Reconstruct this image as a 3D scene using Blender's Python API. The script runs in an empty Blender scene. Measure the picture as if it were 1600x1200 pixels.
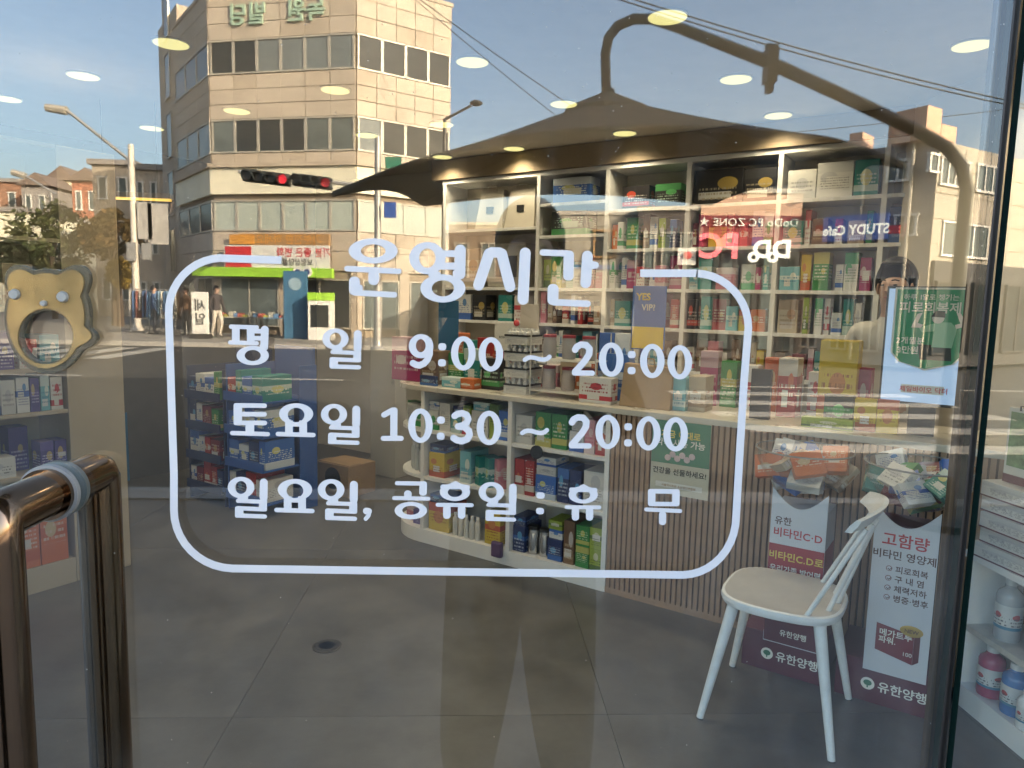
import bpy, bmesh, math, random
from mathutils import Vector, Matrix
random.seed(7)
SC = bpy.context.scene
COL = SC.collection
R = math.radians

# ------------------------------------------------------------------ camera
CAM = Vector((0.0, -0.72, 1.5))
YAW, PITCH, ROLL, FPX = R(3.0), R(-6.7), R(1.3), 1110.0
cF = Vector((math.sin(YAW)*math.cos(PITCH), math.cos(YAW)*math.cos(PITCH), math.sin(PITCH)))
r0 = Vector((math.cos(YAW), -math.sin(YAW), 0)); u0 = r0.cross(cF)
cR = r0*math.cos(ROLL) + u0*math.sin(ROLL)
cU = -r0*math.sin(ROLL) + u0*math.cos(ROLL)
cd = bpy.data.cameras.new('camera'); co = bpy.data.objects.new('camera', cd); COL.objects.link(co)
cd.sensor_width = 36; cd.lens = FPX/1600*36; cd.clip_start = 0.01; cd.clip_end = 1500
M = Matrix.Identity(4)
for i in range(3):
    M[i][0] = cR[i]; M[i][1] = cU[i]; M[i][2] = -cF[i]; M[i][3] = CAM[i]
co.matrix_world = M
SC.camera = co

# ------------------------------------------------------------------ light: late afternoon, sun low behind the shop
SUN_AZ = math.atan2(0.74, 0.67)          # clockwise from +Y
SUN_EL = R(24)
W = bpy.data.worlds.new('World'); SC.world = W; W.use_nodes = True
nt = W.node_tree; nt.nodes.clear()
sky = nt.nodes.new('ShaderNodeTexSky'); sky.sky_type = 'NISHITA'; sky.sun_disc = False
sky.sun_elevation = SUN_EL; sky.sun_rotation = SUN_AZ; sky.air_density = 1.0; sky.dust_density = 4.0; sky.ozone_density = 0.4
bg = nt.nodes.new('ShaderNodeBackground'); bg.inputs['Strength'].default_value = 0.15
wo = nt.nodes.new('ShaderNodeOutputWorld')
nt.links.new(sky.outputs[0], bg.inputs[0]); nt.links.new(bg.outputs[0], wo.inputs[0])
sl = bpy.data.lights.new('sun', 'SUN'); sl.energy = 4.1; sl.angle = R(0.6); sl.color = (1.0, 0.84, 0.64)
so = bpy.data.objects.new('sun', sl); COL.objects.link(so)
tosun = Vector((math.sin(SUN_AZ)*math.cos(SUN_EL), math.cos(SUN_AZ)*math.cos(SUN_EL), math.sin(SUN_EL)))
so.rotation_euler = tosun.to_track_quat('Z', 'Y').to_euler()
SC.view_settings.view_transform = 'Standard'; SC.view_settings.look = 'None'
SC.view_settings.exposure = 2.95; SC.view_settings.gamma = 1.0
LAMP_W = 4.2
SC.render.engine = 'CYCLES'
SC.cycles.max_bounces = 6; SC.cycles.diffuse_bounces = 2; SC.cycles.glossy_bounces = 3
SC.cycles.transparent_max_bounces = 12; SC.cycles.transmission_bounces = 4
SC.cycles.caustics_reflective = False; SC.cycles.caustics_refractive = False
SC.cycles.use_denoising = True; SC.cycles.sample_clamp_indirect = 6

# ------------------------------------------------------------------ measuring helpers (photo sight lines -> places in the world)
def sight(px, py): return cF*FPX + cR*(px-800) - cU*(py-600)
def at_glass(px, py, y=0.0):
    d = sight(px, py); return CAM + d*((y-CAM.y)/d.y)
def at_z(px, py, z):
    d = sight(px, py); return CAM + d*((z-CAM.z)/d.z)
nS = Vector((.6, .8, 0)); eT = Vector((.8, -.6, 0))     # the shop's counter axes: s = away from the door, t = along the counter
ROOM = math.atan2(-.6, .8)
def ST(s, t, z=0.0): return nS*s + eT*t + Vector((0, 0, z))
def at_s(px, py, s):
    d = sight(px, py); k = (s-CAM.dot(nS))/d.dot(nS); P = CAM+d*k; return P.dot(eT), P.z
def street(px, py, dist):
    """place in the street (behind the camera) whose mirror image lies dist metres behind the glass"""
    P = at_glass(px, py, dist); return Vector((P.x, -P.y, P.z))
def street_z(px, py, z):
    P = at_z(px, py, z); return Vector((P.x, -P.y, P.z))

# ------------------------------------------------------------------ materials
MATS = {}
def mat(name, col, rough=.6, metal=0.0, var=0.0, vscale=8.0, bump=0.0, bscale=60.0, emit=0.0, ecol=None, spec=.5, trans=0.0, alpha=1.0):
    if name in MATS: return MATS[name]
    m = bpy.data.materials.new(name); m.use_nodes = True; t = m.node_tree
    b = t.nodes['Principled BSDF']; c = tuple(col)+(1,)
    b.inputs['Base Color'].default_value = c; b.inputs['Roughness'].default_value = rough
    b.inputs['Metallic'].default_value = metal; b.inputs['Specular IOR Level'].default_value = spec
    if trans: b.inputs['Transmission Weight'].default_value = trans
    if alpha < 1: b.inputs['Alpha'].default_value = alpha
    if emit:
        b.inputs['Emission Color'].default_value = tuple(ecol or col)+(1,); b.inputs['Emission Strength'].default_value = emit
    if var or bump:
        tc = t.nodes.new('ShaderNodeTexCoord')
    if var:
        n = t.nodes.new('ShaderNodeTexNoise'); n.inputs['Scale'].default_value = vscale; n.inputs['Detail'].default_value = 6
        n.inputs['Roughness'].default_value = .62
        t.links.new(tc.outputs['Object'], n.inputs['Vector'])
        r = t.nodes.new('ShaderNodeValToRGB')
        r.color_ramp.elements[0].position = .3; r.color_ramp.elements[1].position = .7
        r.color_ramp.elements[0].color = tuple(max(0, x*(1-var)) for x in col)+(1,)
        r.color_ramp.elements[1].color = tuple(min(1, x*(1+var)) for x in col)+(1,)
        t.links.new(n.outputs['Fac'], r.inputs[0]); t.links.new(r.outputs[0], b.inputs['Base Color'])
        mr = t.nodes.new('ShaderNodeMapRange'); mr.inputs['To Min'].default_value = max(0.02, rough-.12); mr.inputs['To Max'].default_value = min(1, rough+.12)
        t.links.new(n.outputs['Fac'], mr.inputs[0]); t.links.new(mr.outputs[0], b.inputs['Roughness'])
    if bump:
        n2 = t.nodes.new('ShaderNodeTexNoise'); n2.inputs['Scale'].default_value = bscale; n2.inputs['Detail'].default_value = 5
        t.links.new(tc.outputs['Object'], n2.inputs['Vector'])
        bp = t.nodes.new('ShaderNodeBump'); bp.inputs['Strength'].default_value = bump; bp.inputs['Distance'].default_value = .01
        t.links.new(n2.outputs['Fac'], bp.inputs['Height']); t.links.new(bp.outputs[0], b.inputs['Normal'])
    MATS[name] = m; return m

def glass_mat(name, ior, tint=(.93, .96, .95), rough=0.0, smear=0.0):
    """clear sheet: a little is mirrored by the Fresnel law, the rest passes through"""
    m = bpy.data.materials.new(name); m.use_nodes = True; t = m.node_tree; t.nodes.clear()
    o = t.nodes.new('ShaderNodeOutputMaterial'); mx = t.nodes.new('ShaderNodeMixShader')
    tr = t.nodes.new('ShaderNodeBsdfTransparent'); tr.inputs[0].default_value = tuple(tint)+(1,)
    gl = t.nodes.new('ShaderNodeBsdfGlossy'); gl.inputs['Roughness'].default_value = rough; gl.inputs['Color'].default_value = (1, 1, 1, 1)
    fr = t.nodes.new('ShaderNodeFresnel'); fr.inputs['IOR'].default_value = ior
    ge = t.nodes.new('ShaderNodeNewGeometry'); io = t.nodes.new('ShaderNodeMapRange')   # same law on the way out of the sheet
    io.inputs['To Min'].default_value = ior; io.inputs['To Max'].default_value = 1/ior
    t.links.new(ge.outputs['Backfacing'], io.inputs[0]); t.links.new(io.outputs[0], fr.inputs['IOR'])
    t.links.new(fr.outputs[0], mx.inputs[0]); t.links.new(tr.outputs[0], mx.inputs[1]); t.links.new(gl.outputs[0], mx.inputs[2])
    if smear:      # thin wiped film of dust, in streaks
        tc = t.nodes.new('ShaderNodeTexCoord'); mp = t.nodes.new('ShaderNodeMapping'); mp.inputs['Scale'].default_value = (9, 1, 3.2); mp.inputs['Rotation'].default_value = (0, .5, 0)
        nz = t.nodes.new('ShaderNodeTexNoise'); nz.inputs['Scale'].default_value = 1.6; nz.inputs['Detail'].default_value = 7; nz.inputs['Distortion'].default_value = 1.2
        rp = t.nodes.new('ShaderNodeMapRange'); rp.inputs['From Min'].default_value = .50; rp.inputs['From Max'].default_value = .80; rp.inputs['To Max'].default_value = smear
        df = t.nodes.new('ShaderNodeBsdfDiffuse'); df.inputs[0].default_value = (.7, .68, .64, 1); m2 = t.nodes.new('ShaderNodeMixShader')
        t.links.new(tc.outputs['Object'], mp.inputs[0]); t.links.new(mp.outputs[0], nz.inputs['Vector']); t.links.new(nz.outputs['Fac'], rp.inputs[0])
        t.links.new(rp.outputs[0], m2.inputs[0]); t.links.new(mx.outputs[0], m2.inputs[1]); t.links.new(df.outputs[0], m2.inputs[2]); mx = m2
    t.links.new(mx.outputs[0], o.inputs[0]); MATS[name] = m; return m

def carton_mat(name, base, band, ink, seed, accent=None, z0=.0, z1=.28, rough=.38, logo=True, text=True):
    """printed cardboard: flat print only (colour band, a block of small lettering, a round emblem)"""
    if name in MATS: return MATS[name]
    rnd = random.Random(seed); accent = accent or band
    m = bpy.data.materials.new(name); m.use_nodes = True; t = m.node_tree; L = t.links; N = t.nodes
    b = N['Principled BSDF']; b.inputs['Roughness'].default_value = rough
    tc = N.new('ShaderNodeTexCoord'); sp = N.new('ShaderNodeSeparateXYZ'); L.new(tc.outputs['Generated'], sp.inputs[0])
    def math_(op, a, c=None, d=None):
        n = N.new('ShaderNodeMath'); n.operation = op
        for i, v in enumerate((a, c, d)):
            if v is None: continue
            if isinstance(v, (int, float)): n.inputs[i].default_value = v
            else: L.new(v, n.inputs[i])
        return n.outputs[0]
    def mixc(fac, a, c):
        n = N.new('ShaderNodeMix'); n.data_type = 'RGBA'; L.new(fac, n.inputs['Factor'])
        for k, v in (('A', a), ('B', c)):
            if isinstance(v, tuple): n.inputs[6 if k == 'A' else 7].default_value = v+(1,)
            else: L.new(v, n.inputs[6 if k == 'A' else 7])
        return n.outputs[2]
    z = sp.outputs['Z']; u = math_('FRACT', math_('ADD', sp.outputs['X'], math_('MULTIPLY', sp.outputs['Y'], .998)))
    def inside(v, a, c): return math_('MULTIPLY', math_('GREATER_THAN', v, a), math_('LESS_THAN', v, c))
    col = mixc(inside(z, z0, z1), tuple(base), tuple(band))
    if logo:
        lx, lz, lr = rnd.uniform(.3, .7), rnd.uniform(.45, .75), rnd.uniform(.1, .2)
        dx = math_('DIVIDE', math_('SUBTRACT', u, lx), lr*1.2); dz = math_('DIVIDE', math_('SUBTRACT', z, lz), lr*rnd.uniform(.7, 1.2))
        dd = math_('ADD', math_('MULTIPLY', dx, dx), math_('MULTIPLY', dz, dz))
        col = mixc(math_('LESS_THAN', dd, 1), col, tuple(accent))
    if rnd.random() < .6:
        pa, pb = rnd.uniform(.08, .3), rnd.uniform(.55, .92); pz = rnd.uniform(.1, .5)
        col = mixc(math_('MULTIPLY', inside(u, pa, pb), inside(z, pz, pz+rnd.uniform(.14, .3))), col, tuple(min(1, .35*x+.38) for x in accent) if rnd.random() < .5 else (.6, .59, .55))
    if text:
        nz = N.new('ShaderNodeTexNoise'); nz.inputs['Scale'].default_value = 1; nz.inputs['Detail'].default_value = 2
        cb = N.new('ShaderNodeCombineXYZ'); k = rnd.choice((7, 9, 11, 14)); ph = rnd.uniform(0, 1)
        zz = math_('MULTIPLY', math_('ADD', z, ph), k)
        L.new(math_('MULTIPLY', u, 34), cb.inputs[0]); L.new(math_('FLOOR', zz), cb.inputs[1]); cb.inputs[2].default_value = seed*1.7
        L.new(cb.outputs[0], nz.inputs['Vector'])
        ln = inside(math_('FRACT', zz), .28, .72)
        ta = rnd.uniform(.05, .4)
        blk = math_('MULTIPLY', inside(u, .1, .9), inside(z, ta, ta+rnd.uniform(.3, .5)))
        col = mixc(math_('MULTIPLY', math_('MULTIPLY', ln, math_('GREATER_THAN', nz.outputs['Fac'], .5)), blk), col, tuple(ink))
    L.new(col, b.inputs['Base Color']); MATS[name] = m; return m

# ------------------------------------------------------------------ mesh helpers
class MB:
    """collects shapes, then links them as ONE mesh object"""
    def __init__(s): s.v = []; s.f = []; s.m = []; s.mats = []
    def _mi(s, m):
        if m is None: return 0
        if m not in s.mats: s.mats.append(m)
        return s.mats.index(m)
    def add(s, vs, fs, m=None):
        o = len(s.v); s.v += [tuple(v) for v in vs]; i = s._mi(m)
        for f in fs: s.f.append(tuple(o+k for k in f)); s.m.append(i)
        return s
    def hexa(s, p, m=None):      # 8 corners: bottom 0-3 ccw, top 4-7
        return s.add(p, [(3, 2, 1, 0), (4, 5, 6, 7), (0, 1, 5, 4), (1, 2, 6, 5), (2, 3, 7, 6), (3, 0, 4, 7)], m)
    def box(s, a, b, m=None):
        (x0, y0, z0), (x1, y1, z1) = a, b
        return s.hexa([(x0, y0, z0), (x1, y0, z0), (x1, y1, z0), (x0, y1, z0), (x0, y0, z1), (x1, y0, z1), (x1, y1, z1), (x0, y1, z1)], m)
    def prism(s, poly, z0, z1, m=None):
        n = len(poly); vs = [(p[0], p[1], z0) for p in poly]+[(p[0], p[1], z1) for p in poly]
        fs = [tuple(reversed(range(n))), tuple(range(n, 2*n))]+[(i, (i+1) % n, n+(i+1) % n, n+i) for i in range(n)]
        return s.add(vs, fs, m)
    def tube(s, pts, rad, seg=12, m=None, cap=True):
        pts = [Vector(p) for p in pts]; rr = rad if isinstance(rad, (list, tuple)) else [rad]*len(pts)
        vs = []; fs = []; prev = None
        for i, p in enumerate(pts):
            d = (pts[min(i+1, len(pts)-1)]-pts[max(i-1, 0)]).normalized()
            if prev is None:
                a = d.orthogonal().normalized()
            else:
                a = (prev-d*prev.dot(d)).normalized()
            prev = a; bb = d.cross(a)
            for k in range(seg):
                an = 2*math.pi*k/seg; vs.append(p+(a*math.cos(an)+bb*math.sin(an))*rr[i])
        for i in range(len(pts)-1):
            for k in range(seg):
                k2 = (k+1) % seg; fs.append((i*seg+k, i*seg+k2, (i+1)*seg+k2, (i+1)*seg+k))
        if cap: fs += [tuple(reversed(range(seg))), tuple(range((len(pts)-1)*seg, len(pts)*seg))]
        return s.add(vs, fs, m)
    def lathe(s, prof, seg=20, c=(0, 0, 0), m=None):
        vs = []; fs = []
        for r, z in prof:
            for k in range(seg):
                a = 2*math.pi*k/seg; vs.append((c[0]+r*math.cos(a), c[1]+r*math.sin(a), c[2]+z))
        for i in range(len(prof)-1):
            for k in range(seg):
                k2 = (k+1) % seg; fs.append((i*seg+k, i*seg+k2, (i+1)*seg+k2, (i+1)*seg+k))
        fs += [tuple(reversed(range(seg))), tuple(range((len(prof)-1)*seg, len(prof)*seg))]
        return s.add(vs, fs, m)
    def ball(s, c, r, seg=12, m=None):
        rx, ry, rz = r if isinstance(r, (tuple, list)) else (r, r, r)
        vs = []; fs = []; h = seg//2
        for i in range(h+1):
            th = math.pi*i/h
            for k in range(seg):
                a = 2*math.pi*k/seg; vs.append((c[0]+rx*math.sin(th)*math.cos(a), c[1]+ry*math.sin(th)*math.sin(a), c[2]-rz*math.cos(th)))
        for i in range(h):
            for k in range(seg):
                k2 = (k+1) % seg; fs.append((i*seg+k, i*seg+k2, (i+1)*seg+k2, (i+1)*seg+k))
        return s.add(vs, fs, m)
    def mesh(s, name, smooth=False):
        me = bpy.data.meshes.new(name); me.from_pydata(s.v, [], s.f)
        for k in s.mats: me.materials.append(k)
        if s.mats: me.polygons.foreach_set('material_index', s.m)
        if smooth: me.polygons.foreach_set('use_smooth', [True]*len(me.polygons))
        me.validate(); me.update(); return me
    def build(s, name, m=None, parent=None, loc=(0, 0, 0), rz=0.0, smooth=False, bevel=0.0, angle=40):
        if m is not None and not s.mats: s.mats = [m]; s.m = [0]*len(s.f)
        me = s.mesh(name, False)
        if bevel:
            bm = bmesh.new(); bm.from_mesh(me); bmesh.ops.remove_doubles(bm, verts=bm.verts, dist=1e-6)
            bmesh.ops.bevel(bm, geom=list(bm.edges), offset=bevel, segments=2, profile=.6, affect='EDGES', clamp_overlap=True)
            bm.to_mesh(me); bm.free()
        if smooth:
            bm = bmesh.new(); bm.from_mesh(me); bmesh.ops.recalc_face_normals(bm, faces=bm.faces)
            for f in bm.faces: f.smooth = True
            for ed in bm.edges:
                if len(ed.link_faces) == 2 and ed.calc_face_angle(0) > R(angle): ed.smooth = False
            bm.to_mesh(me); bm.free()
        return link(name, me, parent, loc, rz)
def link(name, me, parent=None, loc=(0, 0, 0), rz=0.0):
    o = bpy.data.objects.new(name, me); COL.objects.link(o); o.location = loc; o.rotation_euler = (0, 0, rz)
    if parent is not None: o.parent = parent
    return o
def tag(o, label, cat, group=None):
    o['label'] = label; o['category'] = cat
    if group: o['group'] = group
    return o
def thing(name, label, cat, loc=(0, 0, 0), rz=0.0, group=None):
    o = bpy.data.objects.new(name, None); COL.objects.link(o); o.location = loc; o.rotation_euler = (0, 0, rz); o.empty_display_size = .1
    return tag(o, label, cat, group)
def part_root(name, parent, loc=(0, 0, 0), rz=0.0):
    o = bpy.data.objects.new(name, None); COL.objects.link(o); o.location = loc; o.rotation_euler = (0, 0, rz); o.parent = parent; o.empty_display_size = .05
    return o
def structure(o): o['kind'] = 'structure'; return o
def copy_tree(o, parent=None):
    kids = list(o.children)
    c = o.copy(); COL.objects.link(c); c.parent = parent
    for ch in kids: copy_tree(ch, c)
    return c
def frame_of(N, up=Vector((0, 0, 1))):
    N = Vector(N).normalized(); X = (-N).cross(up).normalized(); Y = N.cross(X)
    return X, Y, N
HANG = '·★✓가강개건고공구국금기내녹는능닥담대딩량러력로루리만메물민바방변병보복분비빌사상서선세소스실아알약양어연염영오와요용우울워원월유은을이인일저전제족좋중지챙체타터테트파플피하한함합행험화환회후'
_txt = {}
_gl = {}
def glyphs(bold):
    """every Korean syllable used, set once (one per line) and cut apart into single outlines"""
    if bold not in _gl:
        c = _font; c.body = '\n'.join(HANG); c.size = 1; c.resolution_u = 3; c.offset = bold; c.align_x = 'LEFT'; c.extrude = 0; c.space_character = 1; c.space_line = 2
        vl = _tmp.view_layers[0]; vl.update(); me = bpy.data.meshes.new_from_object(_fob.evaluated_get(vl.depsgraph))
        out = {k: ([], [], {}) for k in HANG}
        for p in me.polygons:
            y = sum(me.vertices[v].co.y for v in p.vertices)/len(p.vertices); i = min(len(HANG)-1, max(0, round((.38-y)/2))); V, F, D = out[HANG[i]]; f = []
            for v in p.vertices:
                if v not in D: D[v] = len(V); q = me.vertices[v].co; V.append((q.x, q.y+2*i))
                f.append(D[v])
            F.append(f)
        _gl[bold] = out; c.space_line = 1
    return _gl[bold]
def latin(ch, bold):
    c = _font; c.body = ch; c.size = 1; c.resolution_u = 3; c.offset = bold; c.align_x = 'LEFT'; c.extrude = 0; c.space_character = 1
    vl = _tmp.view_layers[0]; vl.update(); me = bpy.data.meshes.new_from_object(_fob.evaluated_get(vl.depsgraph))
    return [tuple(v.co[:2]) for v in me.vertices], [list(p.vertices) for p in me.polygons]
def compose(s, bold, align, thick):
    bold = .018; x = 0; V, F = [], []; G = glyphs(bold)
    for ch in s:
        if ch == ' ': x += .30; continue
        if ch in G and len(ch.encode()) > 1: v, f = G[ch][:2]; adv = .92 if '가' <= ch <= '힣' else (max([q[0] for q in v] or [.3])+.08)
        else: v, f = latin(ch, bold); adv = max([q[0] for q in v] or [.2])+.07
        o = len(V); V += [(q[0]+x, q[1], thick/2) for q in v]; F += [[k+o for k in g] for g in f]; x += adv
    sh = {'CENTER': x/2}.get(align, 0); me = bpy.data.meshes.new('lettering'); me.from_pydata([(a-sh, b, c) for a, b, c in V], [], F)
    if thick:
        bm = bmesh.new(); bm.from_mesh(me); bmesh.ops.remove_doubles(bm, verts=bm.verts, dist=1e-5)
        r = bmesh.ops.extrude_face_region(bm, geom=list(bm.faces)); bmesh.ops.translate(bm, vec=(0, 0, -thick), verts=[g for g in r['geom'] if isinstance(g, bmesh.types.BMVert)])
        bmesh.ops.recalc_face_normals(bm, faces=bm.faces); bm.to_mesh(me); bm.free()
    return me
_tmp = bpy.data.scenes.new('bake')
_font = bpy.data.curves.new('lettering', 'FONT'); _fob = bpy.data.objects.new('lettering_source', _font); _tmp.collection.objects.link(_fob)
def bake(o):
    """the finished mesh of an object with text or modifiers (evaluated in a scene of its own, to be quick)"""
    _tmp.collection.objects.link(o); vl = _tmp.view_layers[0]; vl.update()
    me = bpy.data.meshes.new_from_object(o.evaluated_get(vl.depsgraph)); bpy.data.objects.remove(o); return me
def text(s, P, N, size, m, parent, name='lettering', bold=0.012, thick=0.0, align='LEFT', up=Vector((0, 0, 1)), sx=1.0, spin=0.0, track=1.0):
    """flat print / cut letters: P = left end (or centre) of the base line, N = the way it faces; positions in the parent's space"""
    key = (s, bold, align, thick/size if size else 0, track)
    if key not in _txt and any(ch in HANG for ch in s): _txt[key] = compose(s, bold, align, thick/size)
    if key not in _txt:
        c = _font; c.body = s; c.size = 1; c.resolution_u = 3; c.offset = bold; c.align_x = align
        c.extrude = thick/size*.5; c.space_character = track
        vl = _tmp.view_layers[0]; vl.update(); _txt[key] = bpy.data.meshes.new_from_object(_fob.evaluated_get(vl.depsgraph))
    me = _txt[key].copy(); me.materials.clear(); me.materials.append(m)
    X, Y, Z = frame_of(N, up)
    if spin: X, Y = X*math.cos(spin)+Y*math.sin(spin), Y*math.cos(spin)-X*math.sin(spin)
    o = bpy.data.objects.new(name, me); COL.objects.link(o)
    mm = Matrix.Identity(4)
    for i in range(3):
        mm[i][0] = X[i]*size*sx; mm[i][1] = Y[i]*size; mm[i][2] = Z[i]*size; mm[i][3] = P[i]
    if parent is not None: o.parent = parent
    o.matrix_local = mm
    return o
WHITE = mat('white_paint', (.78, .77, .74), .45, var=.04)
# ------------------------------------------------------------------ the shop room
room_h = 2.6
SCREED = mat('floor_tile', (.098, .095, .089), .36, var=.34, vscale=3.0, bump=.05, bscale=90)
GROUT = mat('grout', (.12, .115, .105), .8)
floor = structure(MB().box((-5.2, -.02, -.06), (5.2, 6.6, -.006)).build('floor', GROUT))
tw, tl = 1.35, 1.72
tm = MB().box((-tw/2+.001, -tl/2+.001, -.02), (tw/2-.001, tl/2-.001, 0)).mesh('tile'); tm.materials.append(SCREED)
for i in range(-4, 3):
    for j in range(-1, 3):
        link('tile', tm, floor, (.505+tw*(i+.5), 1.705+tl*(j+.5), 0))
CEIL = mat('ceiling_paint', (.62, .57, .49), .85, var=.04)
ceiling = structure(MB().box((-5.2, 0.02, room_h), (5.2, 6.6, room_h+.12)).build('ceiling', CEIL))
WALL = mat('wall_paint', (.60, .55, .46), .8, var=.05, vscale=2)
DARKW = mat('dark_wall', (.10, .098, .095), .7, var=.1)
def wall_st(name, s0, t0, s1, t1, th, m, z1=room_h-.002):
    a, b = ST(s0, t0), ST(s1, t1); d = (b-a).normalized(); nn = Vector((-d.y, d.x, 0))*th
    p = [a, b, b+nn, a+nn]
    return structure(MB().hexa([(q.x, q.y, 0.001) for q in p]+[(q.x, q.y, z1) for q in p]).build(name, m))
wall_st('wall_back', 4.27, -5.2, 4.27, 1.9, .1, WALL)
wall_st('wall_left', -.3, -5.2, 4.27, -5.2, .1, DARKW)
structure(MB().box((2.35, .02, .001), (2.45, 3.2, room_h-.002)).build('wall_right', WALL))
# light fascia between the wall shelf and the ceiling
FASC = mat('oak_fascia', (.34, .26, .165), .6, var=.1, vscale=5)
fa = ST(3.93, -3.42); 
o = MB().box((0, 0, 2.445), (5.2, .3, 2.597)).build('fascia', FASC, None, fa, ROOM); structure(o)

# downlights
DIFF = mat('lamp_diffuser', (.9, .85, .6), .5, emit=1.0, ecol=(.135, .116, .045))
RIM = mat('lamp_rim', (.8, .78, .72), .4)
dl = [(1043, 24), (738, 95), (1519, 69), (267, 66), (130, 117), (10, 153), (237, 199), (370, 172), (524, 139), (573, 210), (690, 193), (881, 161),
      (1150, 122), (1526, 143), (1216, 179), (976, 207), (803, 231), (691, 244)]
rim_me = MB().lathe([(.080, 0), (.080, -.006), (.074, -.008)], 32).mesh('rim'); rim_me.materials.append(RIM)
dif_me = MB().lathe([(.074, -.008), (.073, -.0095), (.03, -.011), (.002, -.011)], 32).mesh('diffuser'); dif_me.materials.append(DIFF)
where = ['above the parasol arm', 'just beside the beige tower edge', 'in the upper corner by the side pane', 'over the beige tower stair strip', 'alone in open sky', 'cut by the picture edge',
         'in the sky between lamp arm and tower', 'on the upper beige band of the tower', 'low on the upper beige band', 'on the lower tower windows', 'next to the grey street lamp', 'on the parasol slope by the apex',
         'under the parasol arm', 'by the power cables', 'under the arm near the parasol rim', 'on the parasol centre', 'on the parasol over the shelf, middle one', 'farthest one, on the parasol over the shelf']
for (px, py), w in zip(dl, where):
    P = at_z(px, py, room_h); 
    t = thing('downlight', 'round warm ceiling downlight seen '+w, 'downlight', P, 0, 'downlights in the shop ceiling')
    link('rim', rim_me, t); link('diffuser', dif_me, t)
    ld = bpy.data.lights.new('downlight_lamp', 'SPOT'); ld.energy = LAMP_W; ld.spot_size = R(140); ld.spot_blend = .8; ld.shadow_soft_size = .06
    ld.color = (1, .80, .55)
    lo = bpy.data.objects.new('lamp', ld); COL.objects.link(lo); lo.parent = t; lo.location = (0, 0, -.02)

# ------------------------------------------------------------------ shop front: glass, building above
PANE = glass_mat('door_glass', 1.72, smear=.022)
EDGE = mat('glass_edge', (.006, .022, .018), .15)
SEAL = mat('dark_seal', (.012, .012, .012), .5)
ALU = mat('brown_aluminium', (.16, .12, .085), .35, .8)
def pane(name, x0, x1, z0, z1, y0, parent):
    mb = MB(); th = .010
    v = [(x0, y0, z0), (x1, y0, z0), (x1, y0+th, z0), (x0, y0+th, z0), (x0, y0, z1), (x1, y0, z1), (x1, y0+th, z1), (x0, y0+th, z1)]
    mb.add(v, [(0, 1, 5, 4), (2, 3, 7, 6)], PANE); mb.add(v, [(3, 2, 1, 0), (4, 5, 6, 7), (1, 2, 6, 5), (3, 0, 4, 7)], EDGE)
    return mb.build(name, None, parent)
door = thing('glass_door', 'frameless glass door with bronze tube pull handle and white hours lettering', 'glass door', (0, 0, 0))
pane('pane', -.50, .528, .03, 2.28, 0, door)
MB().box((.5285, .001, .03), (.531, .009, 2.28)).build('edge_seal', SEAL, door)
BRONZE = mat('bronze_tube', (.25, .165, .105), .10, 1.0, var=.10, vscale=14)
WASH = mat('nylon_washer', (.27, .27, .26), .35)
hx, hz, hr = -.424, 1.298, .0225
h = part_root('handle', door)
def tubing(pts, name, m, rad, parent): return MB().tube(pts, rad, 24, m).build(name, None, parent, smooth=True)
def elbow(sy):
    y = sy*.088; pts = [(hx, sy*.012, hz)]
    pts += [(hx, y-sy*.012, hz), (hx, y-sy*.004, hz-.0015), (hx, y, hz-.008), (hx, y, hz-.02), (hx, y, .72)]
    return tubing(pts, 'tube', BRONZE, hr, h)
elbow(-1); elbow(1)
CAPM = mat('bronze_cap', (.72, .55, .45), .3, 1.0)
for sy in (-1, 1):
    ys = [sy*a + (.005 if sy > 0 else .0) for a in (.0125, .0195)]
    MB().tube([(hx, -.0005 if sy < 0 else .0105, hz), (hx, -.007 if sy < 0 else .017, hz)], .029, 32).build('washer', WASH, h, smooth=True)
    MB().tube([(hx, -.007 if sy < 0 else .017, hz), (hx, -.013 if sy < 0 else .023, hz)], .0260, 32).build('collar', BRONZE, h, smooth=True)
side = thing('side_glass_panel', 'fixed glass side panel beside the door, in front of the bottle shelf', 'glass panel')
pane('pane', .545, 1.75, .03, 2.28, .0, side)
MB().box((.536, .012, .0), (.5445, .034, 2.3)).build('mullion', SEAL, side)
MB().box((.5205, .0125, .0), (.5255, .019, 2.3)).build('mullion', ALU, side)
left = thing('fixed_glass_panel', 'glass panel on the handle side of the door, at the picture edge', 'glass panel')
pane('pane', -1.75, -.508, .03, 2.28, 0, left)
FAC = mat('shop_render', (.30, .28, .26), .8, var=.1)
sb = thing('shop_building', 'rendered shop building that holds the glass shop front', 'building')
MB().box((-9, -.02, 2.62), (9, .02, 8.6)).build('front_wall', FAC, sb)  # unseen upper storeys, built tall to keep the sun off pavement and parasol
MB().box((-9, -.45, 2.75), (9, -.021, 3.5)).build('sign_board', mat('signboard', (.5, .5, .48), .5), sb)  # unseen overhang, added to cut the sky light on the shop front
MB().box((-9, .021, 8.45), (9, 8, 8.6)).build('roof', FAC, sb)
MB().box((-9, -.02, 0), (-1.76, .02, 2.619)).build('pier', FAC, sb); MB().box((1.76, -.02, 0), (9, .02, 2.619)).build('pier', FAC, sb)
MB().box((-1.759, -.02, 2.285), (1.759, .02, 2.619)).build('lintel', ALU, sb)
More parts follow.
